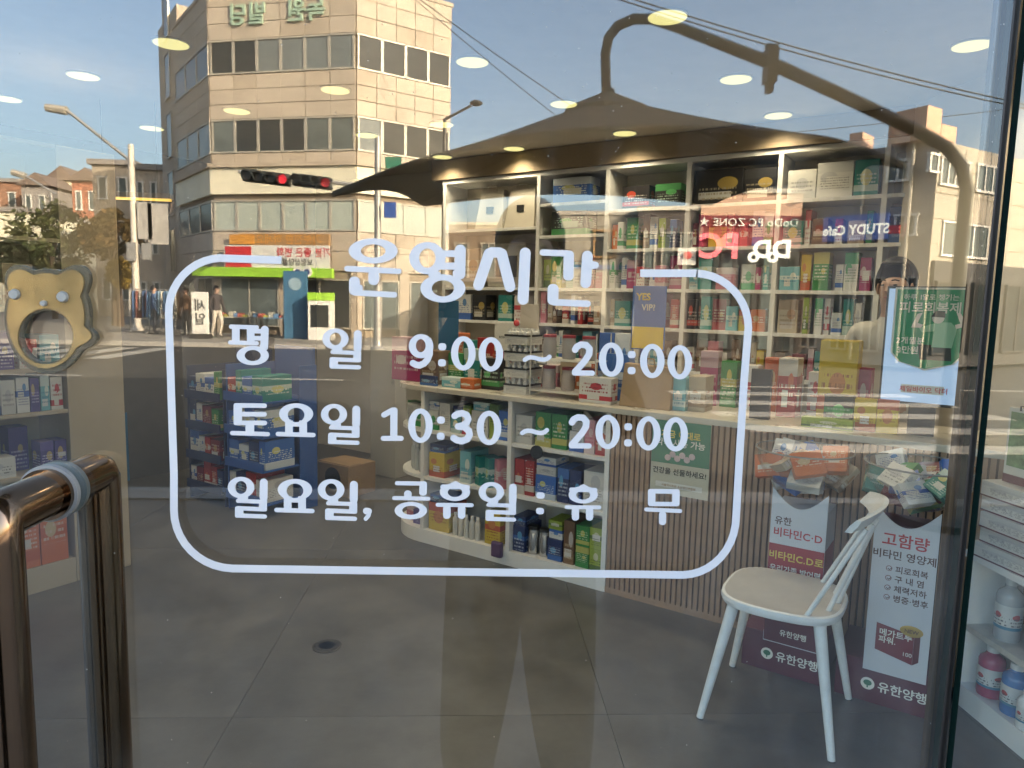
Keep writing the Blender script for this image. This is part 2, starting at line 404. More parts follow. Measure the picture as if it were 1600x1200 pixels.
# ------------------------------------------------------------------ white vinyl lettering on the outside of the door
VINYL = mat('white_vinyl', (.62, .62, .62), .5)
class Glyph:
    def __init__(g, ox, oy, sc, dx=0, dy=0): g.ox, g.oy, g.sc, g.dx, g.dy = ox, oy, sc, dx, dy; g.mb = MB(); g.k = 0
    def P(g, x, y):
        p = at_glass(g.ox+(x+g.dx)*g.sc, g.oy+(y+g.dy)*g.sc); return (p.x, -.0004-.00007*g.k, p.z)
    def line(g, pts, w):
        h = w/2
        for (x0, y0), (x1, y1) in zip(pts, pts[1:]):
            a = math.atan2(y1-y0, x1-x0); n = 10; ring = []
            for i in range(n+1):
                t = a+math.pi/2+math.pi*i/n; ring.append((x0+h*math.cos(t), y0+h*math.sin(t)))
            for i in range(n+1):
                t = a-math.pi/2+math.pi*i/n; ring.append((x1+h*math.cos(t), y1+h*math.sin(t)))
            g.mb.add([g.P(*q) for q in ring], [tuple(range(len(ring)))]); g.k += 1
        return g
    def bar(g, x0, y0, x1, y1, w, r=None):     # slab with small corner radius
        r = r if r is not None else min(w*.3, 16); L = math.hypot(x1-x0, y1-y0); ux, uy = (x1-x0)/L, (y1-y0)/L; h = w/2; ring = []
        for cx, cy, a0 in ((L-r, h-r, 0), (r, h-r, 90), (r, -h+r, 180), (L-r, -h+r, 270)):
            for i in range(5):
                t = R(a0+90*i/4); lx, ly = cx+r*math.cos(t), cy+r*math.sin(t); ring.append((x0+ux*lx-uy*ly, y0+uy*lx+ux*ly))
        g.mb.add([g.P(*q) for q in ring], [tuple(range(len(ring)))]); g.k += 1; return g
    def ring(g, cx, cy, rx, ry, ix, iy, icx=None, icy=None, n=56):
        icx = cx if icx is None else icx; icy = cy if icy is None else icy; vs = []; fs = []
        for i in range(n):
            t = 2*math.pi*i/n; vs.append(g.P(cx+rx*math.cos(t), cy+ry*math.sin(t))); vs.append(g.P(icx+ix*math.cos(t), icy+iy*math.sin(t)))
        for i in range(n):
            j = (i+1) % n; fs.append((2*i, 2*j, 2*j+1, 2*i+1))
        g.mb.add(vs, fs); g.k += 1; return g
    def done(g, parent): return g.mb.build('letter', VINYL, parent)
def il(ox, oy, sc, dx=0, dy=0):
    g = Glyph(ox, oy, sc, dx, dy); g.ring(1247, 240, 142, 114, 62, 68)
    g.line([(1490, 187), (1488, 345)], 85).line([(1215, 382), (1490, 392)], 44).bar(1484, 368, 1482, 494, 86, 18).line([(1212, 460), (1490, 472)], 46)
    g.bar(1230, 440, 1228, 562, 92, 20).line([(1215, 538), (1502, 548)], 46).bar(1268, 335, 1268, 392, 112, 6); return g
def yo(ox, oy, sc, dx=0, dy=0):
    g = Glyph(ox, oy, sc, dx, dy); g.ring(820, 220, 185, 116, 90, 78, 820, 232)
    g.bar(742, 290, 742, 448, 84, 4).bar(896, 290, 898, 450, 84, 4).bar(752, 333, 888, 335, 46, 2).line([(622, 437), (1008, 449)], 48); return g
def hyu(ox, oy, sc, dx=0, dy=0):
    g = Glyph(ox, oy, sc, dx, dy); g.ring(678, 215, 152, 90, 72, 47, 678, 218)
    g.line([(555, 162), (803, 165)], 46).line([(655, 140), (681, 128), (708, 142)], 46)
    g.line([(505, 342), (845, 346)], 40).bar(597, 345, 597, 482, 76, 32).bar(745, 345, 743, 482, 76, 32); return g
def num(g, ch, x, y):     # x, y = centre, digits 290 units high
    if ch == '0': g.ring(x, y, 106, 148, 45, 104)
    elif ch == ':': g.bar(x-34, y-60, x+34, y-58, 62, 24).bar(x-36, y+78, x+32, y+80, 62, 24)
    elif ch == '~': g.line([(x-105, y+14), (x-85, y), (x-58, y-7), (x-25, y-4), (x+25, y+10), (x+58, y+14), (x+88, y+5), (x+107, y-12)], 38)
    elif ch == '9': g.ring(x, y-48, 106, 104, 42, 56, x-3, y-52).line([(x+74, y-40), (x+74, y+20), (x+56, y+66), (x+28, y+100), (x-12, y+118), (x-45, y+112), (x-70, y+98)], 56)
    elif ch == '2': g.line([(x-74, y-78), (x-60, y-103), (x-22, y-122), (x+20, y-118), (x+50, y-86), (x+46, y-40), (x+12, y+14), (x-40, y+74), (x-74, y+110)], 56).line([(x-80, y+122), (x+72, y+124)], 46)
    elif ch == '1': g.bar(x+20, y-146, x+18, y+130, 62, 22).line([(x-66, y-82), (x+6, y-122)], 48).line([(x-72, y+120), (x+82, y+120)], 44)
    elif ch == '3': g.line([(x-64, y-98), (x-40, y-114), (x, y-122), (x+38, y-108), (x+54, y-72), (x+38, y-36), (x+5, y-16), (x-34, y-8)], 56).line([(x-34, y-8), (x+20, y-2), (x+58, y+28), (x+64, y+64), (x+44, y+100), (x, y+118), (x-42, y+110), (x-72, y+92)], 58)
    return g
def digits(seq, parent):
    for ch, x, y in seq: num(Glyph(0, 0, .18125), ch, x/.18125, y/.18125).done(parent)

ttl = thing('title_lettering', 'big white Korean heading 운영시간 on the glass, above the hours', 'lettering', group='white lettering on the door')
g = Glyph(530, 360, .13125); g.ring(405, 245, 291, 150, 146, 79).line([(95, 455), (708, 487)], 68).bar(413, 470, 411, 650, 130, 58)
g.bar(183, 550, 183, 770, 130, 58).line([(185, 742), (657, 767)], 68).bar(215, 650, 215, 740, 130, 20).done(ttl)
g = Glyph(530, 360, .13125); g.ring(1050, 330, 216, 192, 97, 114).line([(1442, 234), (1436, 520)], 130).bar(1170, 276, 1440, 278, 80, 4).bar(1140, 424, 1440, 426, 84, 4)
g.ring(1235, 690, 267, 168, 132, 96).bar(1150, 480, 1120, 570, 140, 30).bar(1400, 470, 1420, 580, 110, 30).done(ttl)
g = Glyph(735, 360, .13125); g.line([(98, 650), (222, 280)], 130).line([(372, 280), (470, 668)], 130).line([(250, 262), (345, 264)], 122).done(ttl)
Glyph(735, 360, .13125, 0, 0).line([(652, 270), (627, 820)], 130).done(ttl)
g = Glyph(735, 360, .13125); g.line([(860, 263), (1150, 274)], 75).bar(1172, 240, 1165, 596, 124, 50).line([(1392, 306), (1372, 624)], 128).line([(1420, 400), (1487, 413), (1420, 428)], 80)
g.bar(985, 637, 980, 888, 130, 58).line([(1000, 856), (1393, 873)], 78).done(ttl)

r1 = thing('weekday_lettering', 'white lettering 평일 9:00 ~ 20:00, upper line of hours', 'lettering', group='white lettering on the door')
g = Glyph(345, 495, .14375); g.line([(112, 107), (392, 115)], 46).line([(104, 278), (393, 288)], 46).bar(165, 95, 165, 296, 84, 6).bar(326, 98, 328, 300, 84, 6)
g.line([(480, 140), (474, 330)], 85).bar(360, 155, 480, 157, 50, 4).bar(360, 232, 480, 234, 50, 4).ring(350, 420, 175, 105, 87, 60).bar(462, 300, 455, 385, 70, 10).done(r1)
il(345, 495, .14375).done(r1)
digits([('9', 658, 549.5), (':', 691, 552.5), ('0', 724, 552), ('0', 767, 553.7), ('~', 839, 559.5), ('2', 912, 560.5), ('0', 955, 562), (':', 987, 564.7), ('0', 1019, 564), ('0', 1062, 566)], r1)
r2 = thing('saturday_lettering', 'white lettering 토요일 10:30 ~ 20:00, middle line of hours', 'lettering', group='white lettering on the door')
g = Glyph(345, 615, .14375); g.line([(168, 127), (477, 131)], 50).line([(185, 222), (477, 224)], 50).line([(178, 317), (480, 318)], 50).bar(187, 102, 187, 342, 92, 22)
g.bar(318, 322, 318, 432, 96, 4).line([(126, 427), (512, 439)], 48).done(r2)
yo(345, 615, .14375).done(r2); il(345, 615, .14375, -16, -15).done(r2)
digits([('1', 612, 663), ('0', 657, 665), (':', 689, 667), ('3', 722, 667.5), ('0', 764, 668.5), ('~', 835, 674), ('2', 907, 674), ('0', 949.5, 675), (':', 981.5, 677.5), ('0', 1013, 677), ('0', 1055.5, 678.5)], r2)
r3 = thing('sunday_lettering', 'white lettering 일요일, 공휴일 : 휴무, lowest line of hours', 'lettering', group='white lettering on the door')
il(345, 735, .1464, -1030, -59).done(r3); yo(345, 735, .1450, -20, -13).done(r3); il(345, 735, .1464, -69, -34).done(r3)
g = Glyph(345, 735, .15625); g.line([(1455, 405), (1478, 408)], 66).line([(1485, 415), (1478, 450), (1450, 482)], 42).done(r3)
g = Glyph(605, 735, .15625); g.line([(98, 127), (350, 130)], 42).bar(362, 108, 358, 250, 76, 26).bar(207, 198, 207, 282, 76, 34).line([(70, 275), (412, 281)], 40).ring(237, 400, 162, 87, 86, 45, 237, 397).done(r3)
hyu(605, 735, .15625).done(r3); il(605, 735, .1390, -77, 3).done(r3)
Glyph(605, 735, .15625).bar(1492, 248, 1574, 252, 64, 26).bar(1488, 403, 1568, 407, 64, 26).done(r3)
hyu(840, 735, .15, -204, 38).done(r3)
g = Glyph(840, 735, .15); g.bar(1150, 215, 1478, 219, 48, 20).bar(1150, 348, 1474, 350, 46, 20).bar(1187, 192, 1187, 370, 78, 26).bar(1440, 196, 1438, 372, 78, 26)
g.line([(1130, 405), (1484, 421)], 42).bar(1300, 425, 1299, 568, 76, 34).done(r3)

fr = thing('rounded_frame_line', 'thin white rounded frame line around the opening hours, open at the heading', 'lettering', group='white lettering on the door')
def arc(c, r, a0, a1, n=10): return [(c[0]+r[0]*math.cos(R(a0+(a1-a0)*i/n)), c[1]+r[1]*math.sin(R(a0+(a1-a0)*i/n))) for i in range(n+1)]
pl = [(440, 406.5), (345, 403.5)] + arc((348, 487), (84, 84), -92, -182) + [(268, 620), (272, 740)] + arc((366, 797), (94, 91), 180, 92) + [(700, 893), (1060, 898)] + arc((1066, 806), (84, 92), 88, 0) + [(1156, 700), (1162, 600)] + arc((1085, 512), (84, 85), 0, -88) + [(1090, 427), (1000, 427)]
mb = MB(); vs = []
for i, p in enumerate(pl):
    a = Vector(pl[max(i-1, 0)]); b = Vector(pl[min(i+1, len(pl)-1)]); d = (b-a).normalized(); nn = Vector((-d.y, d.x))*6.0
    for sg in (1, -1):
        q = at_glass(p[0]+sg*nn.x, p[1]+sg*nn.y); vs.append((q.x, -.0005, q.z))
mb.add(vs, [(2*i, 2*i+1, 2*i+3, 2*i+2) for i in range(len(pl)-1)]).build('line', VINYL, fr)

# bear-shaped gold door ornament
orn = thing('bear_door_ornament', 'gold bear-faced ring plaque fixed to the glass above the handle', 'ornament')
GOLD = mat('matt_gold', (.40, .31, .15), .14, .6, var=.35, vscale=30, alpha=.55)
GREY = mat('ornament_rim', (.13, .13, .10), .15, .2, alpha=.55)
def outline(t, k=1.0):
    rx, ry = 66*k, (90 if math.sin(t) > 0 else 73)*k
    x, y = rx*math.cos(t), ry*math.sin(t)
    for ec in (-2.28, -.86):                    # ears
        dd = abs((t-ec+math.pi) % (2*math.pi)-math.pi)
        if dd < .36: s = 24*k*math.sqrt(max(0, 1-(dd/.36)**2)); x += s*math.cos(ec); y += s*math.sin(ec)
    if abs(t-.42) < .22: x += 16*math.cos((t-.42)/.22*math.pi/2)   # side loop
    return x, y
def plate(k, y0, y1, m, name, hole):
    n = 120; mb = MB(); vs = []
    for yy in (y0, y1):
        for i in range(n):
            t = 2*math.pi*i/n; ox, oy = outline(t if t < math.pi else t-2*math.pi, k)
            P = at_glass(80+ox, 493+oy); Q = at_glass(80+hole*math.cos(t), 525+hole*math.sin(t))
            vs += [(P.x, yy, P.z), (Q.x, yy, Q.z)]
    fs = []
    for i in range(n):
        j = (i+1) % n; a = 2*n
        fs += [(2*i, 2*j, 2*j+1, 2*i+1), (a+2*i, a+2*i+1, a+2*j+1, a+2*j), (2*i, a+2*i, a+2*j, 2*j), (2*i+1, 2*j+1, a+2*j+1, a+2*i+1)]
    return mb.add(vs, fs).build(name, m, orn, smooth=True)
plate(1.0, -.007, -.0005, GREY, 'rim', 40); plate(.90, -.0095, -.0071, GOLD, 'face', 43)
for (ex, ey, er, nm) in ((33, 460, 8.5, 'eye'), (107, 464, 9, 'eye'), (78, 474, 5, 'nose')):
    P = at_glass(ex, ey); rr = er*.00062
    MB().tube([(P.x, -.0096, P.z), (P.x, -.0125, P.z)], [rr, rr*.8], 20).build(nm, mat('pearl', (.30, .30, .27), .3), orn, smooth=True)

# dust specks on the outside of the glass
rnd = random.Random(3); mb = MB()
for k in range(420):
    if k % 3: x, z = rnd.gauss(.16, .22), rnd.gauss(1.72, .09)
    else: x, z = rnd.uniform(-.45, .52), rnd.uniform(1.0, 1.8)
    r = rnd.choice((.00025, .0003, .0004, .0006)); x = min(.52, max(-.48, x))
    mb.add([(x-r, -.0004, z), (x, -.0004, z-r), (x+r, -.0004, z), (x, -.0004, z+r)], [(0, 1, 2, 3)])
dust = mb.build('dust', mat('dust_speck', (.55, .54, .5), .9)); dust['kind'] = 'stuff'; dust['label'] = 'tiny pale dust specks on the door glass'; dust['category'] = 'dust'
# ------------------------------------------------------------------ the street behind the viewer (seen mirrored in the door)
ASPH = mat('asphalt', (.038, .036, .033), .85, var=.25, vscale=1.2, bump=.15, bscale=40)
PAVE = mat('paving', (.26, .235, .20), .8, var=.2, vscale=2.5, bump=.1, bscale=20)
PAINTW = mat('road_paint', (.34, .32, .28), .7, var=.2, vscale=6)
structure(MB().box((-500, -700, -.30), (500, -.03, -.155)).build('ground', mat('earth', (.18, .16, .13), .9, var=.2, vscale=.1)))
structure(MB().box((-60, -4.6, -.154), (60, -.03, -.002)).build('near_pavement', mat('dark_paving', (.145, .142, .136), .8, var=.2, vscale=2.5, bump=.1, bscale=20)))  # paving colour darkened to stand for the shade in front of the shop
road = structure(MB().box((-60, -21.5, -.1535), (60, -4.601, -.13)).build('road', ASPH))
structure(MB().box((-60, -90, -.154), (60, -21.501, .0)).build('far_pavement', PAVE))
KERB = mat('kerb_stone', (.34, .32, .29), .8, var=.12)
kb = MB().box((0, 0, -.15), (.985, .16, .012)).mesh('kerb_stone'); kb.materials.append(KERB)
for y, nm in ((-4.60, 'near_kerb'), (-21.65, 'far_kerb')):
    k = structure(MB().box((-40, y+.02, -.15), (40, y+.14, -.01)).build(nm, KERB))
    for i in range(-26, 26): link('kerb_stone', kb, k, (i*1.0, y, 0))
def stripe(x0, x1, y0, y1): MB().box((x0, y0, -.13), (x1, y1, -.1255)).build('marking', PAINTW, road)
for i in range(9): stripe(-17.5+i*1.0, -16.95+i*1.0, -20.8, -17.0)
for i in range(5):
    y = -7.0-i*1.25; stripe(3.6, 8.2, y-.45, y)
for i in range(-9, 10): stripe(i*5, i*5+2.4, -13.4, -13.25)
stripe(-40, 2.6, -5.25, -5.1)

class Face:
    """one wall plane between two ground points; boxes are given as along / height / outwards"""
    def __init__(f, A, B):
        f.A = Vector((A[0], A[1], 0)); d = Vector((B[0]-A[0], B[1]-A[1], 0)); f.L = d.length; f.d = d/f.L
        f.N = Vector((-f.d.y, f.d.x, 0))
        if f.N.dot(Vector((CAM.x, CAM.y, 0))-(f.A+d*.5)) < 0: f.N = -f.N
    def p(f, u, z, o): q = f.A+f.d*u+f.N*o; return (q.x, q.y, z)
    def box(f, mb, u0, u1, z0, z1, o0, o1, m=None):
        p = f.p; q = [p(u0, z0, o0), p(u1, z0, o0), p(u1, z0, o1), p(u0, z0, o1), p(u0, z1, o0), p(u1, z1, o0), p(u1, z1, o1), p(u0, z1, o1)]
        mb.hexa(q, m); return mb
    def uz(f, px, py, o=0.0):
        """where the mirrored sight line through a photo point meets this wall"""
        d = sight(px, py); d = Vector((d.x, -d.y, d.z)); c = Vector((CAM.x, -CAM.y, CAM.z))
        k = (f.A+f.N*o-c).dot(f.N)/d.dot(f.N); P = c+d*k; return (P-f.A).dot(f.d), P.z
def fix(me_obj):
    bm = bmesh.new(); bm.from_mesh(me_obj.data); bmesh.ops.recalc_face_normals(bm, faces=bm.faces); bm.to_mesh(me_obj.data); bm.free(); return me_obj
def fpart(f, name, m, parent, *a): return fix(f.box(MB(), *a).build(name, m, parent))
def window(f, parent, u0, u1, z0, z1, glass, frame, n=1, fw=.05):
    w = fpart(f, 'window', glass, parent, u0, u1, z0, z1, -.02, .038)
    mb = MB(); f.box(mb, u0-fw, u1+fw, z1, z1+fw, -.02, .075); f.box(mb, u0-fw, u1+fw, z0-fw, z0, -.02, .09)
    for i in range(n+1):
        c = u0+(u1-u0)*i/n; f.box(mb, c-fw/2, c+fw/2, z0, z1, -.02, .065)
    fix(mb.build('frame', frame, w)); return w

STONE = mat('beige_stone', (.50, .42, .33), .75, var=.18, vscale=1.1, bump=.05, bscale=14)
STONE2 = mat('beige_stone_aged', (.46, .38, .29), .78, var=.2, vscale=1.4, bump=.05, bscale=14)
JOINT = mat('stone_joint', (.30, .235, .165), .9)
DGLASS = mat('dark_window_glass', (.03, .035, .038), .1, spec=.2)
DGLASS2 = mat('curtained_window_glass', (.12, .14, .135),   .12, spec=.2, var=.3, vscale=1.5)
DGLASS3 = mat('blind_window_glass', (.17, .19, .19), .15, spec=.2, var=.15, vscale=1)
PGLASS = mat('pale_window_film', (.42, .46, .40), .25, var=.06)
ALUW = mat('pale_aluminium', (.46, .42, .35), .45, .2)
CREAM = mat('cream_panel', (.80, .74, .56), .6, var=.04)
# --- beige corner tower
tw_ = thing('beige_tower_building', 'tall beige stone-clad corner building with green 녹원빌딩 letters at the top', 'building')
C2 = street(556, 51, 26.0); z1 = C2.z
P0, P1, P2, P3 = street_z(274, 115, z1), street_z(327, 65, z1), street_z(556, 51, z1), street_z(704, 87, z1)
F_l, F_m, F_r = Face(P0, P1), Face(P1, P2), Face(P2, P3)
def zc(y): return F_m.uz(553, y)[1]
top = F_r.uz(704, 12)[1]
poly = [P0, P1, P2, P3, P3+Vector((-1.5, -9, 0)), P0+Vector((1.5, -9, 0))]
cx = sum(p.x for p in poly)/6; cy = sum(p.y for p in poly)/6
inset = [(p.x+(cx-p.x)*.006, p.y+(cy-p.y)*.006) for p in poly]
fix(MB().prism(inset, 0, top-.2).build('core', JOINT, tw_))
L_ = dict(w3t=zc(51), w3b=zc(108), w2t=zc(180), w2b=zc(236), led=zc(252), wh0=zc(302), w1t=zc(311), w1b=zc(362), sg=zc(424))
for f, nc in ((F_l, 3), (F_m, 6), (F_r, 5)):
    for (a, b, nr) in ((L_['w3t'], top, 3), (L_['w2t'], L_['w3b'], 3), (L_['led'], L_['w2b'], 1), (L_['sg'], L_['w1b'], 2)):
        for r in range(nr):
            za, zb = a+(b-a)*r/nr, a+(b-a)*(r+1)/nr
            for c in range(nc):
                ua, ub = f.L*c/nc, f.L*(c+1)/nc; pr = random.uniform(.055, .07)
                fpart(f, 'stone_panel', random.choice((STONE, STONE, STONE2)), tw_, ua+.012, ub-.012, za+.012, zb-.012, -.02, pr)
    for (a, b, g) in ((L_['w3b'], L_['w3t'], 0), (L_['w2b'], L_['w2t'], 0), (L_['w1b'], L_['w1t'], 1)):
        n = nc if f is not F_r else 4
        for c in range(n):
            ua, ub = .05+(f.L-.1)*c/n, .05+(f.L-.1)*(c+1)/n
            window(f, tw_, ua+.025, ub-.025, a+.07, b-.07, (PGLASS if (g and not (f is F_l)) else random.choice((DGLASS, DGLASS, DGLASS2, DGLASS3))), ALUW, 1, .06)
    fpart(f, 'ledge', STONE2, tw_, -.06, f.L+.06, L_['led']-.16, L_['led'], .0, .22)
    fpart(f, 'fascia', CREAM, tw_, -.03, f.L+.03, L_['wh0'], L_['led']-.17, -.02, .12)
    fpart(f, 'coping', STONE2, tw_, -.05, f.L+.05, top+.0, top+.14, -.3, .1)
# stair strip at the far corner
Fs = Face(street_z(250, 150, z1), P0+Vector((0, -.3, 0)))
fpart(Fs, 'stair_shaft', STONE2, tw_, 0, Fs.L, 0, top+1.2, -3, 0)
for k in range(5): window(Fs, tw_, Fs.L*.35, Fs.L*.62, 2.5+k*2.6, 4.4+k*2.6, DGLASS, ALUW, 1, .05)
LETG = mat('sign_green_letter', (.36, .50, .38), .5)
for s_, px in (('녹', 496), ('원', 465), ('빌', 404), ('딩', 374)):
    u, z = F_m.uz(px, 38-(px-374)*.07); P = F_m.p(u, z, .10)
    text(s_, P, F_m.N, .82, LETG, tw_, 'sign_letter', .03, .08, 'CENTER')
# ground floor shop of the tower
for f in (F_l, F_m, F_r):
    n = max(2, int(f.L/2.2))
    for c in range(n+1): fpart(f, 'pier', STONE2, tw_, max(0, f.L*c/n-.2), min(f.L, f.L*c/n+.2), 0, L_['sg'], 0, .06)
    for c in range(n): window(f, tw_, f.L*c/n+.25, f.L*(c+1)/n-.25, .35, L_['sg']-.35, random.choice((DGLASS, DGLASS2)), ALUW, 2, .05)
def board(name, label, f, px0, py0, px1, py1, m, th=.14, cat='sign', o=.08):
    u0, z0 = f.uz(px0, py1, o); u1, z1_ = f.uz(px1, py0, o)
    t = thing(name, label, cat); fpart(f, 'panel', m, t, u0, u1, min(z0, z1_), max(z0, z1_), o, o+th); t['_o'] = o+th+.006; return t
def board_text(t, f, s, px, py, size, m, **k):
    o = t['_o']; u, z = f.uz(px, py, o); return text(s, f.p(u, z, o), f.N, size, m, t, **k)
RED = mat('sign_red', (.55, .035, .04), .5); BLACK = mat('sign_black', (.02, .02, .02), .5); WH = mat('sign_white', (.72, .70, .64), .5)
LIME = mat('sign_lime', (.34, .62, .05), .5); BRN = mat('sign_brown', (.36, .21, .09), .6); ORG = mat('sign_orange', (.62, .28, .05), .5); NAVY = mat('sign_navy', (.03, .06, .2), .5)
b = board('brown_shop_sign', 'long brown sign board with orange end above the red and white banner', F_m, 375, 366, 516, 384, BRN)
u0, z0 = F_m.uz(362, 382, .1); u1, z1_ = F_m.uz(400, 367, .1); fpart(F_m, 'orange_end', ORG, b, u0, u1, z0, z1_, .225, .25)
board_text(b, F_m, '기분전환 하세요', 450, 380, .40, ORG, bold=.02, align='CENTER')
b = board('advertising_banner', 'white advertising banner with red block and red and black Korean lines', F_m, 352, 384, 515, 418, WH, .05, o=.30)
u0, z0 = F_m.uz(352, 417, .36); u1, z1_ = F_m.uz(392, 385, .36); fpart(F_m, 'red_block', RED, b, u0, u1, z0, z1_, .351, .358)
board_text(b, F_m, '기분 좋은 변화', 474, 400, .36, RED, bold=.03, align='CENTER')
board_text(b, F_m, '보험상담실', 465, 414, .27, BLACK, bold=.02, align='CENTER')
b = board('lime_shop_sign', 'bright lime green strip sign over the corner shop', F_m, 305, 420, 522, 431, LIME, .2, o=.3)
for px in (466, 480):
    u, z = F_m.uz(px, 425, .5); q = F_m.p(u, z, .5); e2 = F_m.p(u, z, .54)
    MB().tube([q, e2], .2, 20).build('round_emblem', WH, b); q3 = F_m.p(u, z, .55); MB().tube([e2, q3], .11, 16).build('round_emblem', NAVY, b)
# --- traffic signal on its arm, street lamps and poles
STEEL = mat('galvanised_steel', (.42, .40, .37), .45, .5, var=.1)
DSTEEL = mat('dark_steel', (.06, .055, .05), .5, .3)
SIGB = mat('signal_body', (.025, .03, .03), .5)
REDL = mat('red_signal_light', (.8, .05, .05), .4, emit=.8, ecol=(1, .03, .05)); OFFL = mat('unlit_signal_lens', (.03, .025, .02), .2)
def pole(name, label, px, ytop, dist, rad=.09, m=STEEL, cat='pole'):
    b0 = street(px, 460, dist); zt = street(px, ytop, dist).z
    t = thing(name, label, cat, (b0.x, b0.y, 0)); MB().tube([(0, 0, 0), (0, 0, zt)], [rad, rad*.75], 14).build('shaft', m, t, smooth=True)
    MB().lathe([(rad*2, 0), (rad*2, .04), (rad*1.2, .12), (rad, .3)], 14).build('base', m, t, smooth=True); return t, b0, zt
def rel(P, b0): return (P.x-b0.x, P.y-b0.y, P.z)
t, b0, zt = pole('street_lamp', 'pale street lamp post with long arm and signs, before the small trees', 213, 226, 28, .14, mat('pale_post', (.62, .56, .47), .55), 'street lamp')
MB().tube([rel(street(212, 258, 28), b0), rel(street(104, 172, 28), b0)], .06, 10, STEEL).build('arm', None, t, smooth=True)
a_, c_ = street(104, 173, 28), street(72, 168, 28); MB().tube([rel(a_, b0), rel(c_, b0)], [.17, .15], 8, ALUW).build('lamp_head', None, t)
for (px, py, w, hh) in ((205, 393, .35, .7), (229, 393, .35, .62)):
    P = street(px, py, 27.8); MB().box((P.x-b0.x-w/2, P.y-b0.y-.02, P.z-hh/2), (P.x-b0.x+w/2, P.y-b0.y+.02, P.z+hh/2)).build('plate', STEEL, t)
for (px, py, w, hh) in ((226, 345, .55, 1.4), (247, 350, .75, 1.55)):
    P = street(px, py, 27.9); bb = MB().box((P.x-b0.x-w/2, P.y-b0.y-.02, P.z-hh/2), (P.x-b0.x+w/2, P.y-b0.y+.02, P.z+hh/2)).build('banner', mat('grey_banner', (.40, .375, .34), .6, var=.25, vscale=4), t)
t, b0, zt = pole('street_lamp', 'small far street lamp over the low roofs', 88, 302, 46, .1, STEEL, 'street lamp')
MB().tube([rel(street(88, 304, 46), b0), rel(street(40, 275, 46), b0)], .07, 8, STEEL).build('arm', None, t); MB().tube([rel(street(40, 275, 46), b0), rel(street(19, 269, 46), b0)], .2, 8, ALUW).build('lamp_head', None, t)
t, b0, zt = pole('street_lamp', 'dark street lamp leaning out from the tower edge into the sky', 692, 186, 24, .08, DSTEEL, 'street lamp')
MB().tube([rel(street(692, 188, 24), b0), rel(street(736, 165, 24), b0)], .045, 8, DSTEEL).build('arm', None, t)
MB().ball(rel(street(744, 161, 24), b0), (.22, .14, .10), 12, DSTEEL).build('lamp_head', None, t, smooth=True)
t, b0, zt = pole('signal_pole', 'steel signal pole with green and blue signs in front of the beige tower', 590, 214, 20, .11, STEEL, 'signal pole')
MB().tube([rel(street(590, 293, 20), b0), rel(street(372, 268, 20), b0)], .05, 10, STEEL).build('arm', None, t)
for (px0, py0, px1, py1, m) in ((602, 246, 627, 263, mat('green_plate', (.02, .16, .10), .5)), (600, 316, 619, 340, mat('blue_plate', (.02, .07, .3), .5))):
    A, B_ = street(px0, py1, 19.8), street(px1, py0, 19.8); MB().box((A.x-b0.x, A.y-b0.y-.02, A.z), (B_.x-b0.x, A.y-b0.y+.02, B_.z)).build('plate', m, t)
REDD = mat('dim_red_signal_light', (.5, .06, .06), .4, emit=.22, ecol=(1, .05, .06))
def signal(label, px0, px1, py, lit, RL=REDL):
    A, B_ = street(px0, py, 19.7), street(px1, py+(px1-px0)*.12, 19.7); d = (B_-A); t = thing('traffic_signal', label, 'traffic signal', A, 0, 'traffic signals on the arm')
    fix(MB().hexa([(0, -.16, -.165), (d.x, -.16, d.z-.165), (d.x, .10, d.z-.165), (0, .10, -.165), (0, -.16, .165), (d.x, -.16, d.z+.165), (d.x, .10, d.z+.165), (0, .10, .165)]).build('body', SIGB, t, bevel=.03))
    for i in range(4):
        q = d*((i+.5)/4); MB().tube([(q.x, .09, q.z), (q.x, .12, q.z)], .125, 18, RL if i == lit else OFFL).build('lens', None, t)
        vis = MB().tube([(q.x, .10, q.z), (q.x, .27, q.z-.02)], .14, 14, SIGB, cap=False).build('visor', None, t, smooth=True)
signal('four-lamp signal with bright red lamp, nearer the tower stair strip', 379, 453, 273, 3)
signal('four-lamp signal with dim red lamp, nearer the parasol tip', 457, 518, 280, 3, REDD)

